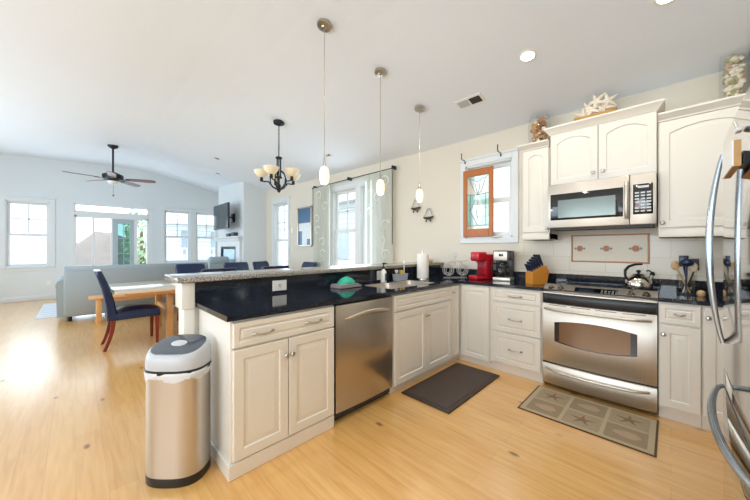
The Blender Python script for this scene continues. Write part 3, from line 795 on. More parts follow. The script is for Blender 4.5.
house('pale two-storey neighbour house with porch seen through the windows beside the fireplace', -24, -18.0, 3.2, 9.5, 5.0, [(4.2, 1.0, .7, 1.2), (5.6, 1.0, .7, 1.2), (7.3, 1.0, .9, 1.3), (4.4, 3.2, .9, 1.1), (7, 3.2, .9, 1.1)], 'x', porch=True)
house('pale neighbour house with grey roof seen through the far left window', -30, -23.0, -9.0, -.75, 4.4, [(-3.6, 1.2, 1.0, 1.2), (-5.6, 1.2, 1.0, 1.2)], 'x')
house('pale neighbour house close outside the curtained double window', -12.5, -4.6, 7.2, 12, 3.0, [(-6.6, .9, .9, 1.2), (-9.0, .9, .9, 1.2)], 'y', 'house_pale')
house('pale neighbour house outside the small kitchen window', -3.4, 4.0, 6.6, 12, 4.6, [(.6, .8, .8, 1.0), (3, .8, .8, 1.0)], 'y', 'house_white')
mb = MB(); n = 26
Lp = []
for i in range(9):
    k = i / 8; x = -34 - 10 * k
    Lp.append([(x, -16 + 30 * j / n, -.12 + 3.4 * math.sin(PI * min(1, k * .9)) * (.75 + .18 * math.sin(j * 1.3) + .1 * math.sin(j * 2.9 + 1))) for j in range(n + 1)])
struct(mb.loops(Lp, False, False, closed=False).build('hill', 'dune', smooth=60))
t = thing('leafy_tree', 'light green tree outside the right pane of the patio door', 'tree', (-15.4, 1.9, -.1))
MB().tube([(-15.4, 1.9, -.12), (-15.45, 1.95, 1), (-15.4, 1.9, 2.0)], [.11, .09, .05], 8).build('trunk', 'bark', t)
mb = MB()
for i in range(420):
    a, b_ = random.uniform(0, 2 * PI), math.acos(random.uniform(-1, 1)); r = random.uniform(.55, 1.0)
    p = Vector((-15.4 + .75 * r * math.sin(b_) * math.cos(a), 1.9 + .62 * r * math.sin(b_) * math.sin(a), 1.7 + 1.35 * r * math.cos(b_)))
    q = Vector((random.gauss(0, 1), random.gauss(0, 1), random.gauss(0, 1))).normalized(); u = q.orthogonal().normalized(); v = q.cross(u); s_ = random.uniform(.09, .16)
    mb.loops([[p - u * s_, p + v * s_ * .5, p + u * s_, p - v * s_ * .5], [p - u * s_ + q * .006, p + v * s_ * .5 + q * .006, p + u * s_ + q * .006, p - v * s_ * .5 + q * .006]])
mb.build('foliage', 'leaf', t, 0)

# ------------------------------------------------------------------ living room
# striped rug, sofa, armchair
mb = MB(); mb.box(-10.2, -8.15, -.52, 2.4, .001, .012); mb.mi = 1
for i in range(8): mb.box(-10.1 + .25 * i, -10.02 + .25 * i, -.51, 2.39, .0121, .0135)
tag(mb.build('area_rug', ['rug_white', 'rug_stripe'], smooth=0), 'white and grey striped rug on the floor in front of the sofa', 'rug')
SB, SY_0, SY_1 = -7.45, -.15, 2.12
t = thing('sofa', 'grey-green upholstered sofa with its back towards the dining table', 'sofa', (-7.9, .98, 0))
MB().box(-8.25, SB - .13, SY_0 + .02, SY_1 - .02, .10, .30, .02).build('base', 'sofa_fabric', t)
mb = MB()
def tilt(p0): return p0
bk = MB(); sec = [(SB - .03, .085), (SB, .12), (SB + .012, .85), (SB + .005, .93), (SB - .03, .968), (SB - .10, .972), (SB - .16, .95), (SB - .24, .40), (SB - .24, .085)]
bk.loops([[(x, SY_0 + .015, z) for x, z in sec], [(x, SY_0, z) for x, z in [(a * .97 + (SB - .1) * .03, b_) for a, b_ in sec]], [(x, SY_1, z) for x, z in sec]])
bk = MB()
bk.loops([[((x - SB + .1) * .85 + SB - .1, SY_0, .5 + (z - .5) * .97) for x, z in sec], [(x, SY_0 + .025, z) for x, z in sec], [(x, SY_1 - .025, z) for x, z in sec], [((x - SB + .1) * .85 + SB - .1, SY_1, .5 + (z - .5) * .97) for x, z in sec]])
b_ = bk.build('backrest', 'sofa_fabric', t, 50)
MB().tube([(SB + .006, SY_0 + .03, .90), (SB + .006, SY_1 - .03, .90)], .006, 6).build('piping', 'sofa_fabric', b_)
for y0 in (SY_0 - .10, SY_1 - .10):
    a_ = MB(); Y = y0
    prof = [(Y + .02, .09), (Y + .18, .09), (Y + .19, .55), (Y + .2, .66), (Y + .17, .73), (Y + .1, .76), (Y + .03, .73), (Y, .66), (Y + .01, .55)]
    a_.loops([[(-8.36, y, z * .985) for y, z in prof], [(-8.38, y, z) for y, z in prof], [(-7.50, y, z) for y, z in prof], [(-7.475, y, z * .985) for y, z in prof]])
    a_.build('arm', 'sofa_fabric', t, 50)
for i in range(3):
    y = SY_0 + .17 + i * .646
    MB().box(-8.32, -7.67, y, y + .63, .30, .46, .05, 3).build('seat_cushion', 'sofa_fabric', t, 50)
    MB().box(-7.86, -7.66, y, y + .63, .46, .92, .06, 3).build('back_cushion', 'sofa_fabric', t, 50)
for x, y in ((-7.53, SY_0 + .07), (-7.53, SY_1 - .07), (-8.2, SY_0 + .07), (-8.2, SY_1 - .07)): MB().cyl((x, y, .014 if x < -8.1 else .0), (x, y, .10), .028, .036, 12).build('foot', 'black_plastic', t)
t = thing('armchair', 'pale grey high-backed armchair between the sofa and the fireplace', 'armchair', (-8.75, 2.62, 0))
MB().box(-9.1, -8.45, 2.62, 3.0, .0, .0).bm.free()
MB().box(-9.12, -8.50, 2.40, 2.86, .12, .44, .04, 3).build('seat', 'sofa_fabric_pale', t, 50)
bk = MB(); sec = [(-8.50, .14), (-8.36, .14), (-8.30, .95), (-8.33, 1.04), (-8.40, 1.06), (-8.45, 1.0)]
bk.loops([[(x, 2.44, z) for x, z in sec], [(x, 2.40, z * .99) for x, z in sec], [(x, 2.40, z) for x, z in sec], [(x, 2.86, z) for x, z in sec]][2:])
bk.build('backrest', 'sofa_fabric_pale', t, 50)
MB().box(-8.455, -8.285, 2.415, 2.845, .90, 1.075, .03, 3).build('head_cushion', 'sofa_fabric_pale', t, 50)
for x, y in ((-8.42, 2.45), (-8.42, 2.81), (-9.05, 2.45), (-9.05, 2.81)): MB().cyl((x, y, 0), (x, y, .14), .02, .026, 10).build('leg', 'black_plastic', t)

# fireplace surround with mantel
t = thing('fireplace', 'white fireplace with mantel shelf on the chimney breast', 'fireplace', (-8.76, 3.0, 0))
mb = MB().box(-9.60, -9.33, 2.985, 3.049, 0, 1.47, .006).box(-8.19, -7.92, 2.985, 3.049, 0, 1.47, .006).box(-9.33, -8.19, 2.985, 3.049, 1.34, 1.47, .004)
mb.build('surround', 'trim_white', t)
mb = MB()
def rect(e, z): return [(-9.60 - e, 2.98 - e, z), (-7.92 + e, 2.98 - e, z), (-7.92 + e, 3.049, z), (-9.60 - e, 3.049, z)]
mb.loops([rect(0, 1.47), rect(.01, 1.49), rect(.035, 1.55), rect(.07, 1.575), rect(.07, 1.61)])
mb.build('mantel_shelf', 'trim_white', t, 20)
f = MB().box(-9.33, -9.28, 2.99, 3.049, .30, 1.34).box(-8.24, -8.19, 2.99, 3.049, .30, 1.34).box(-9.28, -8.24, 2.99, 3.049, 1.27, 1.34).box(-9.33, -8.19, 2.99, 3.049, 0, .30).build('firebox_frame', 'firebox', t, 0)
MB().box(-9.28, -8.24, 3.02, 3.035, .30, 1.27).build('fire_glass', 'fire_glass', f, 0)
t = thing('media_box', 'dark media player on the mantel shelf under the television', 'media player', (-8.6, 3.0, 1.611))
MB().box(-8.78, -8.52, 2.945, 3.045, 1.611, 1.70, .006).build('case', 'black_plastic', t)
MB().box(-8.74, -8.66, 2.942, 2.946, 1.63, 1.66).build('display', 'display', t)
tag(MB().box(-8.42, -8.18, 2.945, 3.045, 1.611, 1.715, .008).build('cable_box', 'dark_grey'), 'dark grey cable box on the mantel, nearer the dining table than the media player', 'cable box')
t = thing('television', 'flat screen television on a swing arm above the fireplace', 'television', (-8.45, 2.75, 1.8))
MB().box(-9.05, -7.93, 2.71, 2.755, 1.80, 2.46, .008).build('case', 'black_plastic', t)
MB().box(-9.03, -7.95, 2.7085, 2.711, 1.83, 2.445).build('screen', 'screen', t)
MB().box(-8.62, -8.40, 3.015, 3.049, 2.0, 2.24, .005).box(-8.62, -8.38, 2.75, 2.785, 1.98, 2.26, .004).tube([(-8.5, 3.02, 2.12), (-8.3, 2.92, 2.12), (-8.5, 2.78, 2.12)], .022, 8).build('wall_mount', 'black_plastic', t)

# dining set
TX0, TX1, TY0, TY1, TZ = -6.08, -4.77, .34, 3.05, .745
t = thing('dining_table', 'light wooden dining table between the bar and the sofa', 'table', (-5.42, 1.7, 0))
MB().box(TX0, TX1, TY0, TY1, TZ - .03, TZ, .006).build('tabletop', 'table_top', t)
MB().box(TX0 + .1, TX1 - .1, TY0 + .12, TY1 - .12, TZ - .075, TZ - .03).build('apron', 'light_wood', t)
for x in (-5.97, -5.13):
    for y in (.955, 2.6): MB().box(x - .04, x + .04, y - .04, y + .04, 0, TZ - .03, .006).build('leg', 'light_wood', t)
for y in (.955, 2.6): MB().box(-5.93, -5.17, y - .02, y + .02, .37, .43).build('stretcher', 'light_wood', t)
t = thing('bench', 'light wooden bench between the dining table and the sofa', 'bench', (-7.03, .9, 0))
MB().box(-7.19, -6.88, .15, 1.9, .42, .46, .005).build('seat', 'light_wood', t)
for y in (.28, 1.75):
    for x in (-7.13, -6.94): MB().box(x - .035, x + .035, y - .035, y + .035, 0, .42, .004).build('leg', 'light_wood', t)
MB().box(-7.13, -6.94, .26, 1.77, .36, .42).build('apron', 'light_wood', t)

def make_chair(label):
    t = thing('dining_chair', label, 'chair', (0, 0, 0), 'navy dining chairs')
    st = MB(); w = .235
    st.box(-w, w, -.24, .27, .37, .445, .012)
    n = 10; Lp = []
    for i in range(n + 1):
        k = i / n; y = -.2 + .465 * k
        Lp.append([(-w, y, .44), (w, y, .44), (w * .985, y, .455 + .02 * math.sin(PI * k) ** .4), (w * .6, y, .47 + .045 * math.sin(PI * k) ** .5), (-w * .6, y, .47 + .045 * math.sin(PI * k) ** .5), (-w * .985, y, .455 + .02 * math.sin(PI * k) ** .4)])
    st.loops(Lp); st.build('seat', 'navy_leather', t, 50)
    bk = MB(); n = 14; Lp = []
    for i in range(n + 1):
        k = i / n; z = .38 + .625 * k
        yc = -.225 - .02 * k - .115 * k * k; th = .10 - .035 * k
        ww = w * (1 if i < n else .96); e = .012 if i < n else .03
        Lp.append([(-ww, yc - th / 2 + e, z), (-ww + e, yc - th / 2, z), (ww - e, yc - th / 2, z), (ww, yc - th / 2 + e, z), (ww, yc + th / 2 - e, z), (ww - e, yc + th / 2, z), (-ww + e, yc + th / 2, z), (-ww, yc + th / 2 - e, z)])
    bk.loops(Lp); bk.build('backrest', 'navy_leather', t, 40)
    for s_ in (-1, 1):
        MB().loops([[(s_ * .205 + dx, .235 + dy, .372) for dx, dy in ((-.024, -.024), (.024, -.024), (.024, .024), (-.024, .024))], [(s_ * .205 + dx, .235 + dy, 0) for dx, dy in ((-.015, -.015), (.015, -.015), (.015, .015), (-.015, .015))]]).build('leg', 'cherry_wood', t, 20)
        Lp = []
        for i in range(9):
            k = i / 8; z = .40 * (1 - k); y = -.215 - .085 * k * k; r = .024 - .008 * k
            Lp.append([(s_ * .205 - r, y - r, z), (s_ * .205 + r, y - r, z), (s_ * .205 + r, y + r, z), (s_ * .205 - r, y + r, z)])
        MB().loops(Lp).build('leg', 'cherry_wood', t, 20)
    return t
ch = make_chair('navy dining chair at the near end of the table, seen from the side')
ch.location = (-5.2, .55, 0)
for x, y, a, lb in ((-5.93, 1.49, -90, 'navy dining chair back beyond the table, nearest the sofa'), (-5.93, 2.30, -90, 'navy dining chair in the middle of the far side of the table'),
                    (-6.03, 3.0, -62, 'navy dining chair turned at an angle at the far corner of the table'),
                    (-4.83, 1.42, 90, 'navy dining chair on the bar side of the table, left one of the two'), (-4.83, 2.25, 90, 'navy dining chair on the bar side of the table, right one of the two'),
                    (-5.32, 3.08, 180, 'navy dining chair at the far head of the table below the wall picture')):
    copy_tree(ch, (x, y, 0), math.radians(a), lb)

# framed picture, switch, outlets
t = thing('wall_picture', 'framed blue coastal picture on the wall left of the curtains', 'picture', (-5.83, YW - .02, 1.78))
px0, px1, pz0, pz1 = -6.14, -5.56, 1.33, 2.22
mb = MB()
for q in ((px0, px1, pz0, pz0 + .035), (px0, px1, pz1 - .035, pz1), (px0, px0 + .035, pz0, pz1), (px1 - .035, px1, pz0, pz1)): mb.box(q[0], q[1], YW - .035, YW - .001, q[2], q[3], .004, 1)
mb.build('frame', 'nickel', t)
mb = MB(); y_ = YW - .012
mb.box(px0 + .03, px1 - .03, y_, YW - .004, 1.86, pz1 - .03); mb.mi = 1; mb.box(px0 + .03, px1 - .03, y_, YW - .004, pz0 + .03, 1.80); mb.box(px0 + .03, px1 - .03, y_, YW - .004, 1.80, 1.86)
mb.mi = 0; mb.box(px0 + .03, px0 + .17, y_ - .002, y_, pz0 + .03, 1.68); mb.box(px1 - .2, px1 - .03, y_ - .002, y_, pz0 + .03, 1.5)
mb.build('print', ['picture_blue', 'picture_pale'], t, 0)
def plate(name, label, axis, p, w, h, kind):
    t = thing(name, label, kind, p); x, y, z = p
    def bx(a0, a1, d0, d1, v0, v1, b=.0):
        mb = MB()
        if axis == 'y': mb.box(x + a0, x + a1, y - d1, y - d0, z + v0, z + v1, b, 1)
        elif axis == 'x': mb.box(x + d0, x + d1, y + a0, y + a1, z + v0, z + v1, b, 1)
        return mb
    bx(-w / 2, w / 2, 0.0005, .006, -h / 2, h / 2, .002).build('plate', 'white_plastic', t)
    n = 2 if w > .1 else 1
    for i in range(n):
        c = (i - (n - 1) / 2) * .055
        if 'switch' in kind: bx(c - .016, c + .016, .006, .009, -.032, .032).build('rocker', 'white_plastic', t, 0)
        else:
            for s_ in (-1, 1):
                if axis == 'x' and w > h: bx(c + s_ * .018 - .014 + 0, c + s_ * .018 + .014, .006, .008, -.016, .016).build('socket', 'soap_white', t, 0)
                else: bx(c - .016, c + .016, .006, .008, s_ * .021 - .014, s_ * .021 + .014).build('socket', 'soap_white', t, 0)
plate('light_switch', 'white light switch on the wall left of the picture', 'y', (-6.43, YW, 1.42 + .3), .075, .12, 'light switch')
plate('outlet', 'white double outlet in the black bar splash above the counter', 'x', (XB, 1.19, .977), .125, .085, 'outlet')
plate('outlet', 'white outlet in the black bar splash behind the soap bottle', 'x', (XB, 2.40, .985), .12, .10, 'outlet')
plate('outlet', 'white outlet low on the living room wall below the far left window', 'x', (XL, -.49, .42), .075, .12, 'outlet')

# curtains on rods by the double window
t = thing('curtain_rod', 'thin black curtain rod above the double window', 'curtain rod', (-4.3, 3.56, 2.56))
MB().cyl((-5.40, 3.555, 2.565), (-3.12, 3.555, 2.565), .008).build('rod', 'iron', t)
for x in (-5.37, -4.25, -3.15): MB().box(x - .012, x + .012, 3.55, YW - .0005, 2.555, 2.61, .003).build('bracket', 'iron', t)
for x in (-5.405, -3.115): MB().cyl((x - .018, 3.555, 2.565), (x + .012, 3.555, 2.565), .013).build('finial', 'iron', t)
def curtain(label, x0, x1, seed, wand):
    t = thing('sheer_curtain', label, 'curtain', ((x0 + x1) / 2, 3.555, .1), 'sheer curtain panels'); rnd = random.Random(seed)
    yy = 3.552; n = 24
    P = [(x0 + (x1 - x0) * i / n, yy + .008 * math.sin(i * .9 + seed)) for i in range(n + 1)]
    mb = MB().loops([[(x, y, z) for x, y in P] + [(x, y - .002, z) for x, y in P[::-1]] for z in (.10, 1.0, 2.0, 2.556)]); mb.mi = 1
    for k in range(9):
        cx_, cz = rnd.uniform(x0 + .13, x1 - .13), .45 + k * .24
        sg = 1 if k % 2 else -1; pts = []
        for i in range(26):
            a = i / 25 * 3.6 * PI / 2 + .4; r = .11 * (1 - i / 32)
            pts.append((cx_ + sg * r * math.cos(a), yy - .0115, cz + r * math.sin(a)))
        mb.tube(pts, [.012 * (1 - .6 * i / 25) + .002 for i in range(26)], 6, sx=.12, up=(0, 1, 0))
    mb.build('fabric', ['curtain_sheer', 'curtain_swirl'], t, 60)
    MB().cyl((wand, 3.532, 2.545), (wand, 3.532, 1.35), .006).build('wand', 'iron', t)
curtain('sheer patterned curtain panel left of the double window', -5.37, -4.78, 3, -5.36)
curtain('sheer patterned curtain panel right of the double window, behind the middle pendant', -3.77, -3.14, 5, -3.128)

# ------------------------------------------------------------------ small kitchen window: hooks and stained glass panel
for x, lb in ((-1.93, 'small black curtain hook over the left corner of the small window'), (-1.46, 'small black curtain hook over the right half of the small window')):
    tag(MB().box(x - .008, x + .008, YW - .024, YW - .018, 2.40, 2.45).tube([(x, YW - .02, 2.44), (x, YW - .11, 2.44), (x, YW - .115, 2.455), (x, YW - .115, 2.52)], .006, 6).build('curtain_hook', 'iron'), lb, 'hook', 'hooks over the kitchen window')
t = thing('stained_glass_panel', 'wood-framed stained glass panel standing in the small window', 'stained glass', (-1.74, 3.62, 1.45))
gx0, gx1, gz0, gz1 = -1.945, -1.545, 1.435, 2.30; gy0, gy1 = 3.603, 3.628
mb = MB()
for q in ((gx0, gx0 + .055, gz0, gz1), (gx1 - .055, gx1, gz0, gz1), (gx0 + .055, gx1 - .055, gz0, gz0 + .10), (gx0 + .055, gx1 - .055, gz1 - .09, gz1)): mb.box(q[0], q[1], gy0, gy1, q[2], q[3], .004, 1)
mb.build('frame', 'panel_wood', t)
ax0, ax1, az0, az1 = gx0 + .055, gx1 - .055, gz0 + .10, gz1 - .09
def gp(u, v): return (ax0 + (ax1 - ax0) * u, 3.614, az0 + (az1 - az0) * v)
gl = MB()
def piece(mi, P): gl.mi = mi; gl.prism([gp(u, v) for u, v in P], (0, .004, 0))
piece(4, [(0, .0), (1, .0), (1, .06), (0, .06)])
piece(1, [(0, .06), (.14, .06), (.14, .66), (0, .66)]); piece(1, [(.86, .06), (1, .06), (1, .66), (.86, .66)])
piece(2, [(.14, .06), (.5, .06), (.14, .34)]); piece(2, [(.5, .06), (.86, .06), (.86, .34)])
piece(0, [(.5, .06), (.86, .34), (.5, .64), (.14, .34)])
piece(1, [(.14, .34), (.5, .64), (.14, .66)]); piece(1, [(.86, .34), (.86, .66), (.5, .64)])
piece(4, [(0, .66), (.14, .66), (.5, .64), (.30, .74), (.14, .95), (0, 1)]); piece(4, [(1, .66), (1, 1), (.86, .95), (.70, .74), (.5, .64), (.86, .66)])
piece(0, [(.5, .64), (.70, .74), (.86, .95), (.5, .88), (.14, .95), (.30, .74)]); piece(2, [(0, 1), (.14, .95), (.5, .88), (.86, .95), (1, 1)])
gl.build('glass', ['sg_clear', 'sg_teal', 'sg_aqua', 'sg_amber', 'sg_cream'], t, 0)
ld = MB()
for P in ([(0, .06), (1, .06)], [(.14, .06), (.14, .66)], [(.86, .06), (.86, .66)], [(.5, .06), (.14, .34), (.5, .64), (.86, .34), (.5, .06)], [(0, .66), (.14, .66), (.5, .64), (.86, .66), (1, .66)], [(.5, .64), (.36, .70), (.28, .78), (.14, .95), (.3, .93), (.5, .88), (.7, .93), (.86, .95), (.72, .78), (.64, .70), (.5, .64)], [(.5, .66), (.42, .76), (.40, .86)], [(.5, .66), (.58, .76), (.6, .86)], [(.5, .20), (.42, .30), (.5, .44), (.58, .30), (.5, .20)], [(.5, .44), (.5, .56)], [(0, 1), (.14, .95)], [(1, 1), (.86, .95)]):
    ld.tube([Vector(gp(u, v)) + Vector((0, -.001, 0)) for u, v in P], .0028, 5)
ld.build('lead_line', 'lead', t)
tag(MB().box(-1.56, -1.46, 3.60, 3.63, 1.4205, 1.434, .003).sph((-1.53, 3.615, 1.441), .012).build('window_latch', 'nickel'), 'small dark window latch on the sill of the small window', 'latch')

# wall ornaments left of the small window
def ornament(x, z, label):
    t = thing('wall_ornament', label, 'wall ornament', (x, YW - .05, z), 'silver boat ornaments')
    mb = MB(); n = 10; Lp = []
    for i in range(n + 1):
        k = 2 * i / n - 1; w = .038 * (1 - k * k) ** .5 + .002; zz = z + .012 * k * k
        Lp.append([(x + .095 * k, YW - .04 - w, zz), (x + .095 * k, YW - .04 + w, zz), (x + .095 * k, YW - .04 + w * .4, zz - .036 * (1 - k * k) - .004), (x + .095 * k, YW - .04 - w * .4, zz - .036 * (1 - k * k) - .004)])
    mb.loops(Lp).build('hull', 'gunmetal', t, 40)
    mb = MB()
    for k in (-1, 1): mb.tube([(x + k * .07, YW - .04, z + .005), (x + k * .02, YW - .03, z + .12), (x, YW - .008, z + .125)], .0055, 6)
    mb.tube([(x - .03, YW - .0045, z + .125), (x + .03, YW - .0045, z + .125)], .004, 6)
    mb.build('hanger', 'nickel', t)
    for k in (-1, 1): MB().cyl((x + k * .03, YW - .04, z - .02), (x + k * .035, YW - .04, z - .05), .003).sph((x + k * .036, YW - .04, z - .056), .013).build('bauble', 'iron', t)
ornament(-2.73, 1.895, 'dark metal boat-shaped wall ornament, the upper left of the two'); ornament(-2.50, 1.74, 'dark metal boat-shaped wall ornament, the lower right of the two')

# ------------------------------------------------------------------ lamps
def pendant(y, label):
    x = -2.05; zc = ceil_z(x, y)
    t = thing('pendant_lamp', label, 'pendant lamp', (x, y, zc), 'pendant lamps over the peninsula')
    ax = Vector((0, .205, 1)).normalized()
    MB().lathe(Vector((x, y, zc)) - ax * .026, [(.012, -.012), (.02, -.004), (.056, 0), (.058, .006), (.058, .024), (.056, .0255)], 24, axis=ax).build('canopy', 'nickel', t)
    MB().cyl((x, y, zc - .02), (x, y, 2.04), .0028, n=6).build('cord', 'nickel', t)
    MB().lathe((x, y, 1.965), [(.016, 0), (.018, .012), (.010, .03), (.006, .08), (.003, .085)], 14).build('socket', 'nickel', t)
    MB().lathe((x, y, 1.818), [(.020, 0), (.030, .010), (.039, .04), (.042, .074), (.039, .108), (.030, .137), (.016, .149)], 24).build('shade', 'lit_shade', t, 60)
    l = bpy.data.lights.new('pendant_bulb', 'POINT'); l.energy = 2.5; l.color = (1, .84, .62); l.shadow_soft_size = .04
    o = bpy.data.objects.new('pendant_bulb', l); COL.objects.link(o); o.location = (x, y, 1.76)
pendant(1.462, 'glowing egg-shaped glass pendant lamp nearest the camera, hanging on the longest cord')
pendant(2.138, 'glowing egg-shaped glass pendant lamp in the middle of the row')
pendant(2.79, 'glowing egg-shaped glass pendant lamp nearest the small window')

cxh, cyh = -3.98, 2.05; zc = ceil_z(cxh, cyh)
t = thing('chandelier', 'dark metal chandelier with five cream glass shades above the dining side', 'chandelier', (cxh, cyh, zc))
MB().lathe((cxh, cyh, zc - .045), [(.012, -.02), (.03, -.01), (.072, .008), (.078, .02), (.078, .045)], 20).build('canopy', 'iron', t)
mb = MB(); z = zc - .06
k = 0
while z > 2.72:
    a = (k % 2) * PI / 2; pts = [(cxh + .011 * math.cos(b) * math.cos(a), cyh + .011 * math.cos(b) * math.sin(a), z - .012 + .02 * math.sin(b)) for b in arc(12, 0, 2 * PI)[:-1]]
    mb.tube(pts, .003, 5, True); z -= .03; k += 1
mb.build('chain', 'iron', t)
ztop = z + .01
mb = MB().lathe((cxh, cyh, 2.1), [(.004, -.02), (.022, .0), (.030, .02), (.022, .05), (.03, .08), (.014, .11), (.012, .20)], 16)
for k in range(4):
    a = k * PI / 2 + .4; mb.cyl((cxh + .032 * math.cos(a), cyh + .032 * math.sin(a), 2.30), (cxh + .032 * math.cos(a), cyh + .032 * math.sin(a), 2.58), .008, n=8)
mb.cyl((cxh, cyh, 2.29), (cxh, cyh, 2.31), .045).cyl((cxh, cyh, 2.57), (cxh, cyh, 2.59), .045).cyl((cxh, cyh, 2.2), (cxh, cyh, ztop + .02), .008, n=8)
mb.build('column', 'iron', t)
for k in range(5):
    a = 2 * PI * k / 5 + .35; ca_, sa_ = math.cos(a), math.sin(a)
    q = lambda r, z: (cxh + r * ca_, cyh + r * sa_, z)
    arm = MB().tube([q(.02, 2.13), q(.08, 2.16), q(.14, 2.235), q(.19, 2.235), q(.235, 2.24)], [.012, .011, .010, .010, .010], 8).tube([q(.03, 2.40), q(.09, 2.36), q(.12, 2.28), q(.11, 2.2)], .008, 6).lathe(q(.235, 2.235), [(.02, 0), (.024, .02), (.018, .05), (.03, .06)], 12).build('arm', 'iron', t)
    MB().lathe(q(.235, 2.29), [(.030, .0), (.060, .016), (.088, .052), (.106, .098), (.104, .098), (.086, .054), (.057, .020), (.02, .006)], 22).build('shade', 'chandelier_shade', arm, 60)

# ceiling fan
fx, fy = -8.0, .53; zc = ceil_z(fx, fy)
t = thing('ceiling_fan', 'dark ceiling fan with reddish-brown blades over the sofa', 'ceiling fan', (fx, fy, zc))
MB().lathe((fx, fy, zc - .07), [(.03, -.0), (.075, .03), (.085, .05), (.085, .069)], 20).build('canopy', 'iron', t)
MB().cyl((fx, fy, 2.83), (fx, fy, zc - .05), .017).build('downrod', 'iron', t)
MB().lathe((fx, fy, 2.66), [(.05, -.03), (.09, 0), (.15, .02), (.17, .06), (.165, .11), (.11, .14), (.04, .17)], 28).build('motor', 'iron', t)
MB().lathe((fx, fy, 2.60), [(.01, -.02), (.05, -.008), (.085, .015), (.09, .045)], 24).build('light_cap', 'white_plastic', t)
for k in range(5):
    a = 2 * PI * k / 5 + 1.15; u = Vector((math.cos(a), math.sin(a), 0)); v = Vector((-u.y, u.x, 0)); v2 = (v + Vector((0, 0, -.24))).normalized(); nn = u.cross(v2)
    c = Vector((fx, fy, 2.69))
    P = [(.22, .045), (.30, .06), (.55, .07), (.68, .062), (.72, .035), (.72, -.035), (.68, -.062), (.55, -.07), (.30, -.06), (.22, -.045)]
    b_ = MB().prism([c + u * r + v2 * w - nn * .004 for r, w in P], nn * .008).build('blade', 'fan_blade', t)
    MB().loops([[c + u * .14 + v2 * s_ * .02 + nn * h for s_, h in ((-1, -.012), (1, -.012), (1, -.005), (-1, -.005))], [c + u * .28 + v2 * s_ * .03 + nn * h for s_, h in ((-1, -.012), (1, -.012), (1, -.005), (-1, -.005))]]).build('blade_bracket', 'iron', b_)
MB().cyl((fx + .06, fy, 2.62), (fx + .06, fy, 2.36), .0025, n=6).sph((fx + .06, fy, 2.35), .016).build('pull_chain', 'bronze', t)

# recessed downlights, vents
def tilt_basis(x, y):
    e = .01; dx = (ceil_z(x + e, y) - ceil_z(x - e, y)) / (2 * e); dy = (ceil_z(x, y + e) - ceil_z(x, y - e)) / (2 * e)
    u = Vector((1, 0, dx)).normalized(); v = Vector((0, 1, dy)).normalized(); return u, v, -u.cross(v)
def downlight(x, y, label, power, r=.078, grp='recessed ceiling lights'):
    z = ceil_z(x, y); u, v, n = tilt_basis(x, y); c = Vector((x, y, z))
    t = thing('recessed_light', label, 'recessed light', c, grp)
    MB().lathe(c, [(r, 0), (r + .018, 0), (r + .018, .004), (r, .008)], 28, axis=n, cap=False).build('trim_ring', 'white_plastic', t)
    MB().lathe(c, [(r + .001, .0005), (r + .001, .004)], 28, axis=n).build('lens', 'can_light' if power else 'dark_grey', t)
    if power:
        d = bpy.data.lights.new('downlight_lamp', 'AREA'); d.shape = 'DISK'; d.size = .14; d.energy = power; d.color = (1, .94, .86)
        o = bpy.data.objects.new('downlight_lamp', d); COL.objects.link(o); o.location = c + n * .012; o.rotation_euler = n.to_track_quat('-Z', 'Y').to_euler(); o.rotation_euler = (-n).to_track_quat('Z', 'Y').to_euler()
downlight(-.86, 2.70, 'lit recessed ceiling light in front of the wall cabinets', 6, .052)
downlight(-.015, 2.69, 'lit recessed ceiling light cut by the top edge of the picture above the range', 6, .052)
downlight(-1.0, .75, 'recessed ceiling light above the middle of the kitchen floor', 6, .052)
downlight(.45, 1.0, 'recessed ceiling light in front of the refrigerator', 6, .052)
downlight(-6.76, 2.09, 'unlit small pale recessed light high on the ceiling left of the chandelier', 0, .05)
downlight(-7.96, 2.48, 'unlit small dark recessed light on the ceiling near the chimney breast', 0, .05)
def ceiling_vent(x, y, w, h, label):
    z = ceil_z(x, y); u, v, n = tilt_basis(x, y); c = Vector((x, y, z))
    t = thing('ceiling_vent', label, 'vent', c, None)
    def slab(u0, u1, v0, v1, d0, d1):
        return [[c + u * a + v * b_ + n * d for a, b_ in ((u0, v0), (u1, v0), (u1, v1), (u0, v1))] for d in (d0, d1)]
    MB().loops(slab(-w / 2, w / 2, -h / 2, h / 2, 0, .006)).build('frame', 'white_plastic', t, 0)
    for s_, mm in ((-1, 'grey_plastic'), (1, 'dark_grey')):
        a0, a1 = sorted((s_ * .008, s_ * (w / 2 - .025)))
        g = MB().loops(slab(a0, a1, -h / 2 + .025, h / 2 - .025, .006, .0075)).build('grille', mm, t, 0)
        mb = MB()
        for i in range(5):
            b0 = -h / 2 + .03 + i * (h - .06) / 5; mb.loops(slab(a0, a1, b0, b0 + .004, .0075, .011))
        mb.build('louvre', mm, g, 0)
ceiling_vent(-1.53, 2.98, .30, .15, 'white ceiling vent with one dark half between the pendants and the recessed light')
ceiling_vent(-4.17, 3.05, .16, .10, 'small dark ceiling vent above the curtains beside the nearest pendant')

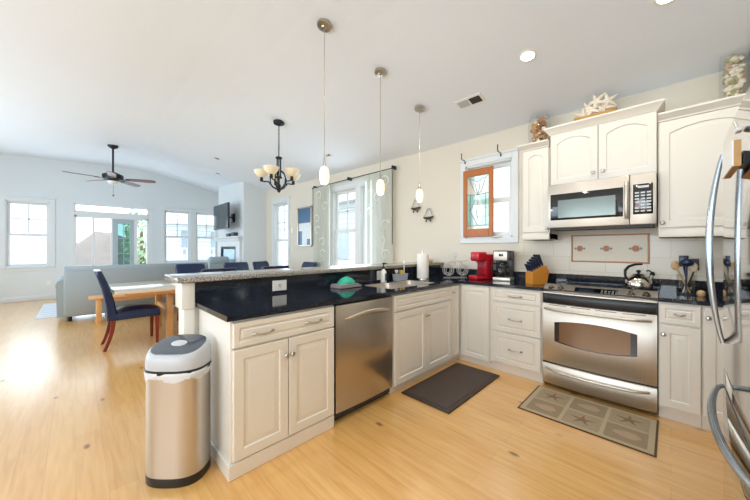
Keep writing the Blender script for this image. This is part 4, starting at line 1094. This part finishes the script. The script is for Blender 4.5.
# ------------------------------------------------------------------ on top of the wall cabinets
def shells(mb, cx, cy, z0, z1, r, n, seed, mats=4):
    rnd = random.Random(seed)
    for i in range(n):
        a = rnd.uniform(0, 2 * PI); q = r * rnd.uniform(.2, 1) ; z = z0 + (z1 - z0) * i / n; s_ = rnd.uniform(.022, .034)
        mb.mi = rnd.randrange(mats)
        rot = Matrix.Rotation(rnd.uniform(0, PI), 3, 'X') @ Matrix.Rotation(rnd.uniform(0, PI), 3, 'Z')
        if rnd.random() < .6: mb.sph((cx + q * math.cos(a), cy + q * math.sin(a), z), s_, (1, .75, .5), 10, 6, rot)
        else: mb.lathe((cx + q * math.cos(a), cy + q * math.sin(a), z), [(.002, -s_ * 1.3), (s_ * .5, -s_ * .4), (s_ * .75, .1 * s_), (s_ * .4, s_ * .7), (.002, s_ * .9)], 9, axis=rot @ Vector((0, 0, 1)))
t = thing('shell_jar', 'round glass jar of brown shells on the narrow left wall cabinet', 'jar', (-1.0, 3.50, 2.3625))
MB().lathe((-1.0, 3.50, 2.3625), [(.06, 0), (.085, .01), (.10, .08), (.108, .2), (.10, .30), (.075, .35), (.08, .372)], 28, cap=False).build('glass', 'jar_glass', t, 60)
mb = MB(); shells(mb, -1.0, 3.50, 2.395, 2.67, .066, 90, 3, 4); mb.build('shells', ['shell_brown', 'driftwood', 'shell_brown', 'shell_white'], t)
t = thing('starfish_tray', 'driftwood tray heaped with white starfish on the two-door cabinet', 'tray', (-.505, 3.42, 2.4705))
mb = MB(); n = 14; Lp = []
for i in range(n + 1):
    k = 2 * i / n - 1; w = .075 * (1 - k * k) ** .5 + .004; x = -.505 + .165 * k; zb = 2.4705 + .03 * k * k
    Lp.append([(x, 3.42 - w * .6, zb), (x, 3.42 + w * .6, zb), (x, 3.42 + w, zb + .045), (x, 3.42 + w * .85, zb + .045), (x, 3.42, zb + .012), (x, 3.42 - w * .85, zb + .045), (x, 3.42 - w, zb + .045)])
mb.loops(Lp).build('wooden_tray', 'driftwood', t, 50)
def starfish(c, r, nrm, rot, parent=None):
    nrm = Vector(nrm).normalized(); u = nrm.orthogonal().normalized(); v = nrm.cross(u); c = Vector(c); mb = MB()
    for k in range(5):
        a = rot + 2 * PI * k / 5; d = u * math.cos(a) + v * math.sin(a)
        mb.tube([c, c + d * r * .4 + nrm * .006, c + d * r * .8, c + d * r], [r * .24, r * .19, r * .10, r * .035], 8)
    return mb
rnd = random.Random(8)
for i, (dx, dz, r) in enumerate(((-.09, .075, .075), (-.02, .10, .09), (.06, .10, .095), (.10, .15, .085), (.02, .17, .09), (-.05, .14, .07))):
    o = starfish((-.505 + dx, 3.415 + rnd.uniform(-.02, .02), 2.4705 + dz), r, (rnd.uniform(-.6, .6), -1, rnd.uniform(-.2, .5)), rnd.uniform(0, 2)).build('starfish', 'shell_white', t, 60)
def vase(x, y, z, s_, h, label, seed, mats, name):
    t = thing(name, label, 'vase', (x, y, z))
    def sq(e, zz): return [(x - s_ + e, y - s_ + e, zz), (x + s_ - e, y - s_ + e, zz), (x + s_ - e, y + s_ - e, zz), (x - s_ + e, y + s_ - e, zz)]
    MB().loops([sq(0, z), sq(0, z + h)], True, False).build('glass', 'jar_glass', t, 0)
    mb = MB(); shells(mb, x, y, z + .035, z + h - .04, s_ * .58, 110, seed); mb.build('shells', mats, t)
vase(.338, 3.50, 2.3625, .070, .40, 'square glass vase of white and pink shells on the right wall cabinet', 5, ['shell_white', 'shell_pink', 'shell_white', 'shell_green'], 'shell_vase')
t = thing('driftwood_box', 'brown wooden box with a golden shell beside the shell vase, at the right edge', 'box', (.52, 3.5, 2.3625))
mb = MB()
for q in ((.43, .45, 0, .40), (.61, .63, 0, .40), (.45, .61, 0, .02), (.45, .61, .38, .40)): mb.box(q[0], q[1], 3.46, 3.56, 2.3625 + q[2], 2.3625 + q[3])
mb.box(.45, .61, 3.55, 3.56, 2.3825, 2.7425).build('case', 'driftwood', t, 0)
MB().sph((.53, 3.50, 2.56), .055, (1, .5, 1.2)).build('shell', 'knife_block', t)

# ------------------------------------------------------------------ things on the counters
Z = CT + .0005
# dish soap / pump bottle
x, y = -2.215, 2.36
t = thing('soap_bottle', 'white pump soap bottle with black pump by the sink', 'soap bottle', (x, y, Z))
MB().lathe((x, y, Z), [(.034, 0), (.036, .006), (.036, .10), (.03, .125), (.014, .14), (.014, .15)], 20, sx=1, sy=.8).build('bottle', 'soap_white', t, 50)
MB().box(x + .0355, x + .0375, y - .014, y + .014, Z + .02, Z + .10, .0005, 1).build('label_strip', 'dark_grey', t)
MB().cyl((x, y, Z + .148), (x, y, Z + .165), .016).cyl((x, y, Z + .16), (x, y, Z + .20), .006).box(x - .012, x + .012, y - .012, y + .012, Z + .195, Z + .215, .003).tube([(x, y, Z + .205), (x + .02, y + .03, Z + .205), (x + .022, y + .035, Z + .195)], .006, 6).build('pump', 'black_plastic', t)
# caddy with brush and sponge
x, y = -2.235, 2.67
t = thing('sink_caddy', 'pale grey wire sink caddy behind the sink', 'caddy', (x, y, Z))
mb = MB()
def rc(e, z): return [(x - .04 + e, y - .10 + e, z), (x + .034 - e, y - .10 + e, z), (x + .034 - e, y + .10 - e, z), (x - .04 + e, y + .10 - e, z)]
mb.loops([rc(.008, Z), rc(0, Z + .075), rc(.004, Z + .075), rc(.012, Z + .006)]).build('basket', 'caddy_grey', t, 20)
MB().box(x - .022, x + .008, y + .0, y + .05, Z + .008, Z + .115, .006).build('sponge', 'sponge_yellow', t)
MB().cyl((x - .005, y + .07, Z + .008), (x - .008, y + .075, Z + .19), .006).sph((x - .008, y + .075, Z + .20), .014, (1, 1, 1.6)).build('dish_brush', 'white_plastic', t)
MB().cyl((x - .01, y - .05, Z + .008), (x - .012, y - .055, Z + .11), .005).box(x - .025, x + .002, y - .075, y - .04, Z + .09, Z + .12, .005).build('scrubber', 'soap_white', t)
# folded towel with green cloth
x, y = -2.185, 1.80
t = thing('dish_towel', 'folded grey dish towel on the black counter left of the sink', 'towel', (x, y, Z))
mb = MB().box(x - .085, x + .07, y - .12, y + .15, Z, Z + .020, .009, 3).box(x - .08, x + .065, y - .115, y + .12, Z + .018, Z + .036, .008, 3)
mb.build('folds', 'grey_cloth', t, 60)
mb = MB(); Lp = []; rnd = random.Random(2); n = 24
for i in range(8):
    k = i / 7; r = .09 * math.cos(k * PI / 2 * .98) ** .7 + .002
    Lp.append([(x - .01 + r * .75 * (1 + .12 * math.sin(5 * a + i)) * math.cos(a), y + .02 + r * (1 + .14 * math.sin(4 * a + 2 * i)) * math.sin(a), Z + .0365 + .065 * k) for a in arc(n, 0, 2 * PI)[:-1]])
tag(mb.loops(Lp).build('dish_cloth', 'green_cloth', smooth=80), 'crumpled green dish cloth lying on the folded grey towel', 'cloth')
# paper towel holder
x, y = -2.12, 2.95
t = thing('paper_towel_holder', 'white paper towel roll on a stand at the end of the bar', 'paper towel', (x, y, Z))
MB().cyl((x, y, Z), (x, y, Z + .012), .075, .072, 28).cyl((x, y, Z + .01), (x, y, Z + .325), .007, n=10).sph((x, y, Z + .33), .011).build('stand', 'chrome', t)
MB().lathe((x, y, Z + .014), [(.018, 0), (.069, 0), (.070, .004), (.070, .286), (.069, .29), (.018, .29)], 30, cap=False).build('roll', 'paper_towel', t, 40)
# mug rack of bent wire
x, y = -1.93, 3.38
t = thing('wire_mug_rack', 'silver wire mug rack with rings in the counter corner', 'rack', (x, y, Z))
rd = Vector((.62, .78, 0)).normalized()
def rp(u, z, d=0): return (x + 1.1 * rd.x * u - rd.y * d, y + 1.1 * rd.y * u + rd.x * d, Z + (1.15 * z if z > .02 else z))
mb = MB()
for s_ in (-1, 1):
    for d in (-.03, .03):
        mb.tube([rp(s_ * .085 + .055 * math.cos(a), .085 + .055 * math.sin(a), d) for a in arc(28, 0, 2 * PI)[:-1]], .0052, 6, True)
        mb.tube([rp(s_ * .085 + .035 * math.cos(a), .085 + .035 * math.sin(a), d) for a in arc(24, 0, 2 * PI)[:-1]], .004, 6, True)
    mb.tube([rp(s_ * .085, .03, -.03), rp(s_ * .085, .0062, -.05), rp(s_ * .085, .0062, .05), rp(s_ * .085, .03, .03)], .0052, 6)
mb.build('ring', 'wire_silver', t)
mb = MB()
mb.tube([rp(-.085, .14, 0), rp(-.07, .17, 0), rp(-.02, .185, 0), rp(0, .16, 0), rp(.02, .185, 0), rp(.07, .17, 0), rp(.085, .14, 0)], .0052, 6).tube([rp(0, .15, 0), rp(0, .235, 0)], .0052, 6).tube([rp(.02 * math.cos(a), .25 + .02 * math.sin(a), 0) for a in arc(14, 0, 2 * PI)[:-1]], .0035, 6, True)
mb.tube([rp(.06, .17, 0), rp(.12, .19, 0), rp(.15, .185, 0)], .0035, 6).tube([rp(-.06, .17, 0), rp(-.1, .165, 0), rp(-.11, .12, 0)], .0035, 6).tube([rp(-.14, .0062, 0), rp(.14, .0062, 0)], .004, 6)
mb.build('hanger', 'wire_silver', t)
# small ornamental shell hook on the ledge
tag(MB().sph((-2.42, 3.55, 1.112), .028, (1.6, .8, .8)).lathe((-2.42, 3.55, 1.0905), [(.018, 0), (.022, .004), (.008, .012), (.01, .02)], 14).tube([(-2.46, 3.55, 1.115), (-2.49, 3.55, 1.13), (-2.50, 3.55, 1.128)], .005, 6).build('bird_figurine', 'driftwood'), 'small brown bird figurine on the end of the bar ledge', 'figurine')
# red single-serve coffee maker
x, y = -1.625, 3.45
def loc_frame(x, y, ang, k=1.):
    c, s_ = math.cos(ang), math.sin(ang)
    return lambda a, b_, z: Vector((x + (a * c - b_ * s_) * k, y + (a * s_ + b_ * c) * k, Z + z * k))
def fbox(mb, f, a0, a1, b0, b1, z0, z1, bev=.006, seg=2):
    t_ = bmesh.new(); bmesh.ops.create_cube(t_, size=1)
    for v in t_.verts: v.co = Vector(((a0 + a1) / 2 + v.co.x * (a1 - a0), (b0 + b1) / 2 + v.co.y * (b1 - b0), (z0 + z1) / 2 + v.co.z * (z1 - z0)))
    if bev: bmesh.ops.bevel(t_, geom=t_.edges[:], offset=bev, segments=seg, affect='EDGES', profile=.5)
    for v in t_.verts: v.co = f(*v.co)
    mb.add(t_); return mb
f = loc_frame(x, y, -.35, 1.06)
t = thing('pod_coffee_maker', 'red single-serve coffee maker beside the black coffee maker', 'coffee maker', (x, y, Z))
mb = MB(); fbox(mb, f, -.062, .062, .01, .13, .0, .285, .012); mb.build('body', 'red_plastic', t, 50)
mb = MB(); fbox(mb, f, -.062, .062, -.13, .02, .0, .045, .008); b_ = mb.build('drip_tray', 'red_plastic', t, 50)
mb = MB(); fbox(mb, f, -.045, .045, -.12, .0, .0455, .049, .001); mb.build('grate', 'black_plastic', b_)
mb = MB(); fbox(mb, f, -.065, .065, -.105, .03, .205, .31, .018, 3); h_ = mb.build('brew_head', 'red_plastic', t, 50)
mb = MB(); fbox(mb, f, -.05, .05, -.112, -.10, .225, .245, .003); mb.cyl(f(0, -.05, .19), f(0, -.05, .207), .018); mb.build('nozzle', 'red_dark', h_)
mb = MB(); fbox(mb, f, -.058, .058, .0, .012, .05, .20, .002); mb.build('recess', 'red_dark', t)
mb = MB()
for i in range(4): mb.cyl(f(.0625, .07, .12 + i * .035), f(.065, .07, .12 + i * .035), .008, n=10)
mb.build('button', 'red_dark', t)
# drip coffee maker
x, y = -1.375, 3.50
f = loc_frame(x, y, .15)
t = thing('drip_coffee_maker', 'black and steel drip coffee maker with glass carafe under the small window', 'coffee maker', (x, y, Z))
mb = MB(); fbox(mb, f, -.095, .095, -.11, .10, 0, .04, .006); mb.build('base', 'steel', t)
mb = MB(); fbox(mb, f, -.095, .095, .02, .10, .04, .34, .006); mb.build('water_tank', 'black_plastic', t)
mb = MB(); fbox(mb, f, -.095, .095, -.10, .03, .235, .345, .008); h_ = mb.build('brew_head', 'black_plastic', t)
mb = MB(); fbox(mb, f, -.085, .06, -.1035, -.098, .235, .335, .002); p_ = mb.build('front_plate', 'steel', h_)
mb = MB(); fbox(mb, f, -.03, .02, -.1055, -.103, .28, .31, .001); mb.build('display', 'black_glass', p_) if False else mb.build('display', 'black_glass', h_)
MB().lathe(f(0, -.04, .041), [(.05, 0), (.062, .01), (.066, .06), (.058, .11), (.042, .135), (.045, .15)], 24).build('carafe', 'carafe_glass', t, 60)
c = f(0, -.04, .19)
MB().lathe(c, [(.046, 0), (.046, .02), (.02, .03)], 20).tube([f(-.045, -.04, .195), f(-.105, -.065, .195), f(-.115, -.065, .15), f(-.10, -.06, .09), f(-.065, -.05, .075)], .009, 8).lathe(f(0, -.04, .145), [(.062, 0), (.064, .012), (.058, .02)], 20, cap=False).build('carafe_handle', 'black_plastic', t)
MB().lathe(f(0, -.04, .043), [(.055, 0), (.061, .01), (.063, .05), (.001, .05)], 20).build('coffee', 'mat_edge', t) if False else None
# knife block
x, y = -1.0, 3.40
f = loc_frame(x, y, -.6, .98)
t = thing('knife_block', 'honey wooden knife block full of knives beside the range', 'knife block', (x, y, Z))
mb = MB()
sec = [(-.085, 0), (.085, 0), (.11, .13), (.07, .195), (-.085, .125)]
mb.loops([[f(-.055, b_, z) for b_, z in sec], [f(.055, b_, z) for b_, z in sec]]).build('block', 'knife_block', t, 20)
d0 = Vector((0, .155, .07)).normalized(); up_ = Vector((0, -d0.z, d0.y))
kn = 0
for r_ in range(5):
    for c_ in range(3):
        k = (r_ + .5) / 5; a = -.034 + .034 * c_; b_, z = -.085 + .155 * k, .125 + .07 * k
        L_ = .085 + .012 * r_
        p0 = Vector((a, b_, z)) + up_ * .0004; p1 = p0 + up_ * .016; p2 = p0 + up_ * L_
        kk = MB()
        kk.mi = 1; kk.tube([f(*p0), f(*p1)], .008, 8); kk.mi = 0
        kk.tube([f(*p1), f(*(p1 + (p2 - p1) * .5)), f(*p2)], [.0115, .0105, .013], 8)
        o = kk.build('kitchen_knife', ['navy_plastic', 'chrome'])
        tag(o, 'dark-handled knife stuck in the honey wooden knife block', 'knife', 'knives in the wooden block')
# kettle
x, y, zz = -.27, 3.31, .9262
t = thing('kettle', 'shiny stainless steel kettle on the right rear of the cooktop', 'kettle', (x, y, zz))
x, y = -.20, 3.46
t.location = (x, y, zz); ORG[t.name] = Vector((x, y, zz))
MB().lathe((x, y, zz), [(.078, 0), (.092, .006), (.097, .03), (.094, .065), (.078, .10), (.05, .12), (.046, .122)], 32).build('body', 'kettle_steel', t, 60)
MB().lathe((x, y, zz + .122), [(.047, 0), (.03, .012), (.008, .016), (.008, .024), (.017, .032), (.015, .044), (.003, .048)], 22).build('lid', 'black_plastic', t, 50)
dv = Vector((.72, .70, 0)).normalized()
kp = lambda u, z: (x + dv.x * u, y + dv.y * u, zz + z)
MB().tube([kp(.075, .06), kp(.10, .09), kp(.115, .125)], [.022, .018, .014], 12).build('spout', 'kettle_steel', t, 60)
MB().lathe(kp(.115, .12), [(.016, 0), (.018, .015), (.012, .03), (.004, .034)], 14, axis=(dv.x * .4, dv.y * .4, 1)).tube([kp(.11, .15), kp(.09, .165), kp(.07, .16)], .006, 6).build('whistle_cap', 'black_plastic', t)
MB().tube([kp(-.085, .075), kp(-.115, .12), kp(-.115, .165), kp(-.085, .20), kp(-.03, .217), kp(.03, .22)], [.007, .009, .011, .011, .010, .008], 10).build('handle', 'black_plastic', t)
# utensil crock
x, y = .09, 3.47
t = thing('utensil_holder', 'clear and steel utensil holder right of the range', 'utensil holder', (x, y, Z))
MB().lathe((x, y, Z), [(.05, 0), (.055, .004), (.058, .16)], 24, cap=False).build('crock', 'jar_glass', t, 50)
MB().lathe((x, y, Z + .001), [(.054, 0), (.0565, .012), (.0575, .012), (.0565, -.001)], 24, cap=False).build('base_ring', 'dark_grey', t)
def utensil(name, label, dx, dy, tx, ty, h, matn, head):
    p0 = Vector((x + dx, y + dy, Z + .012)); p1 = Vector((x + tx, y + ty, Z + h))
    mb = MB().tube([p0, p0.lerp(p1, .5), p1], [.006, .006, .007], 8)
    ax = (p1 - p0).normalized()
    if head == 'spoon': mb.sph(p1 + ax * .03, .03, (.85, .3, 1.25))
    elif head == 'turner':
        mb.box(p1.x - .028, p1.x + .028, p1.y - .004, p1.y + .004, p1.z - .005, p1.z + .085, .003)
    elif head == 'ladle': mb.sph(p1 + ax * .02 + Vector((0, -.012, 0)), .042, (1, .8, .7))
    tag(mb.build(name, matn), label, 'utensil', 'utensils in the holder')
utensil('wooden_spoon', 'honey wooden spoon leaning left in the utensil holder', .02, .0, -.055, -.01, .20, 'spoon_wood', 'spoon')
utensil('wooden_spoon', 'pale wooden spoon leaning right in the utensil holder', -.02, .01, .03, .01, .19, 'spoon_pale', 'spoon')
utensil('ladle', 'black ladle standing in the middle of the utensil holder', -.005, -.02, .0, -.03, .235, 'navy_plastic', 'ladle')
utensil('turner', 'dark flat turner at the right of the utensil holder', -.0, .025, .042, .03, .20, 'dark_grey', 'turner')
utensil('spatula', 'blue-black spatula at the back of the utensil holder', .015, .03, -.015, .045, .225, 'navy_plastic', 'turner')
tag(MB().lathe((.165, 3.40, Z), [(.018, 0), (.024, .01), (.024, .03), (.015, .042), (.004, .046)], 16).build('salt_cellar', 'spoon_wood'), 'small round wooden jar at the foot of the utensil holder', 'jar')

# ------------------------------------------------------------------ floor mats, trash can
mb = MB()
mb.box(-1.695, -1.215, 2.03, 3.0, .0005, .014, .006); mb.mi = 0
o = mb
o.mi = 1; mb.box(-1.655, -1.255, 2.07, 2.96, .0135, .0165, .002)
tag(mb.build('kitchen_mat', ['mat_edge', 'mat_brown']), 'dark brown cushioned floor mat in front of the sink', 'mat')
t = thing('range_rug', 'beige floor rug with six sea-life panels in front of the range', 'rug', (-.46, 2.76, 0))
RX_0, RX_1, RY0, RY1 = -.875, -.062, 2.505, 3.05
mb = MB().box(RX_0, RX_1, RY0, RY1, .0005, .006); mb.build('border', 'rug_border', t, 0)
mb = MB().box(RX_0 + .012, RX_1 - .012, RY0 + .012, RY1 - .012, .006, .0072); mb.build('field', 'rug_beige', t, 0)
pw, ph = .225, .215
for i in range(3):
    for j in range(2):
        x0 = RX_0 + .045 + i * (pw + .024); y0 = RY0 + .045 + j * (ph + .024)
        mb = MB(); mb.box(x0, x0 + pw, y0, y0 + ph, .0072, .0078)
        cx_, cy_ = x0 + pw / 2, y0 + ph / 2; mb.mi = 1
        if (i + j) % 2:
            P = []
            for k in range(10):
                a = k * PI / 5 + .3; r = .085 if k % 2 == 0 else .022; P.append((cx_ + r * math.cos(a), cy_ + r * math.sin(a), .0078))
            mb.prism(P, (0, 0, .0006))
        else:
            P = [(cx_ + (.075 + .008 * math.cos(7 * a)) * math.cos(a), cy_ + .045 * math.sin(a) * (1 + .3 * math.cos(a)), .0078) for a in arc(28, 0, 2 * PI)[:-1]]
            mb.prism(P, (0, 0, .0006))
        mb.build('panel', ['rug_sage' if (i + j) % 2 else 'rug_taupe', 'rug_motif' if (i + j) % 2 else 'rug_motif_pale'], t, 0)

tx, ty, ta = -1.995, .418, math.radians(YAW)
t = thing('trash_can', 'stainless steel trash can with a domed sensor lid at the end of the peninsula', 'trash can', (tx, ty, 0))
def oval(a_, b_, z, n=48, ex=2.7, ox=0, oy=0, tiltz=0.):
    P = []
    for i in range(n):
        q = 2 * PI * i / n; c, s_ = math.cos(q), math.sin(q)
        u = a_ * math.copysign(abs(c) ** (2 / ex), c); v = b_ * math.copysign(abs(s_) ** (2 / ex), s_)
        P.append((tx + u * math.cos(ta) - v * math.sin(ta) + ox, ty + u * math.sin(ta) + v * math.cos(ta) + oy, z + tiltz * v))
    return P
A_, B_ = .156, .116
MB().loops([oval(A_ * .985, B_ * .985, 0), oval(A_ * 1.005, B_ * 1.005, .006), oval(A_ * 1.005, B_ * 1.005, .05)]).build('base_band', 'black_plastic', t, 50)
MB().loops([oval(A_, B_, .05), oval(A_, B_, .60)]).build('body', 'steel', t, 50)
mb = MB(); rnd = random.Random(6); Lp = []
for z, e in ((.572, 1.02), (.58, 1.035), (.60, 1.045), (.612, 1.04), (.613, 1.0)):
    Lp.append([(px + rnd.uniform(-.003, .003), py + rnd.uniform(-.003, .003), pz + (.010 * math.sin(i * .8) if z < .575 else 0)) for i, (px, py, pz) in enumerate(oval(A_ * e, B_ * e, z))])
mb.loops(Lp, False, False).build('bag_edge', 'bag_white', t, 70)
MB().loops([oval(A_ * 1.03, B_ * 1.03, .602), oval(A_ * 1.03, B_ * 1.03, .625)]).build('collar', 'black_plastic', t, 50)
TL = -.10
ld_ = MB().loops([oval(A_ * 1.02, B_ * 1.02, .624), oval(A_ * 1.025, B_ * 1.025, .65, tiltz=.09), oval(A_ * 1.0, B_ * 1.0, .70, tiltz=.22), oval(A_ * .95, B_ * .94, .725, tiltz=.29), oval(A_ * .88, B_ * .86, .732, tiltz=.29)]).build('lid', 'grey_plastic', t, 50)
MB().loops([oval(A_ * .87, B_ * .85, .729, tiltz=.29), oval(A_ * .86, B_ * .83, .736, tiltz=.29), oval(A_ * .6, B_ * .55, .740, tiltz=.29)]).build('lid_window', 'lid_glass', ld_, 50)
MB().loops([oval(.045, .026, .738, 24, 2, 00, 0, .29), oval(.043, .024, .744, 24, 2, 0, 0, .29)]).build('sensor', 'button', ld_, 50)
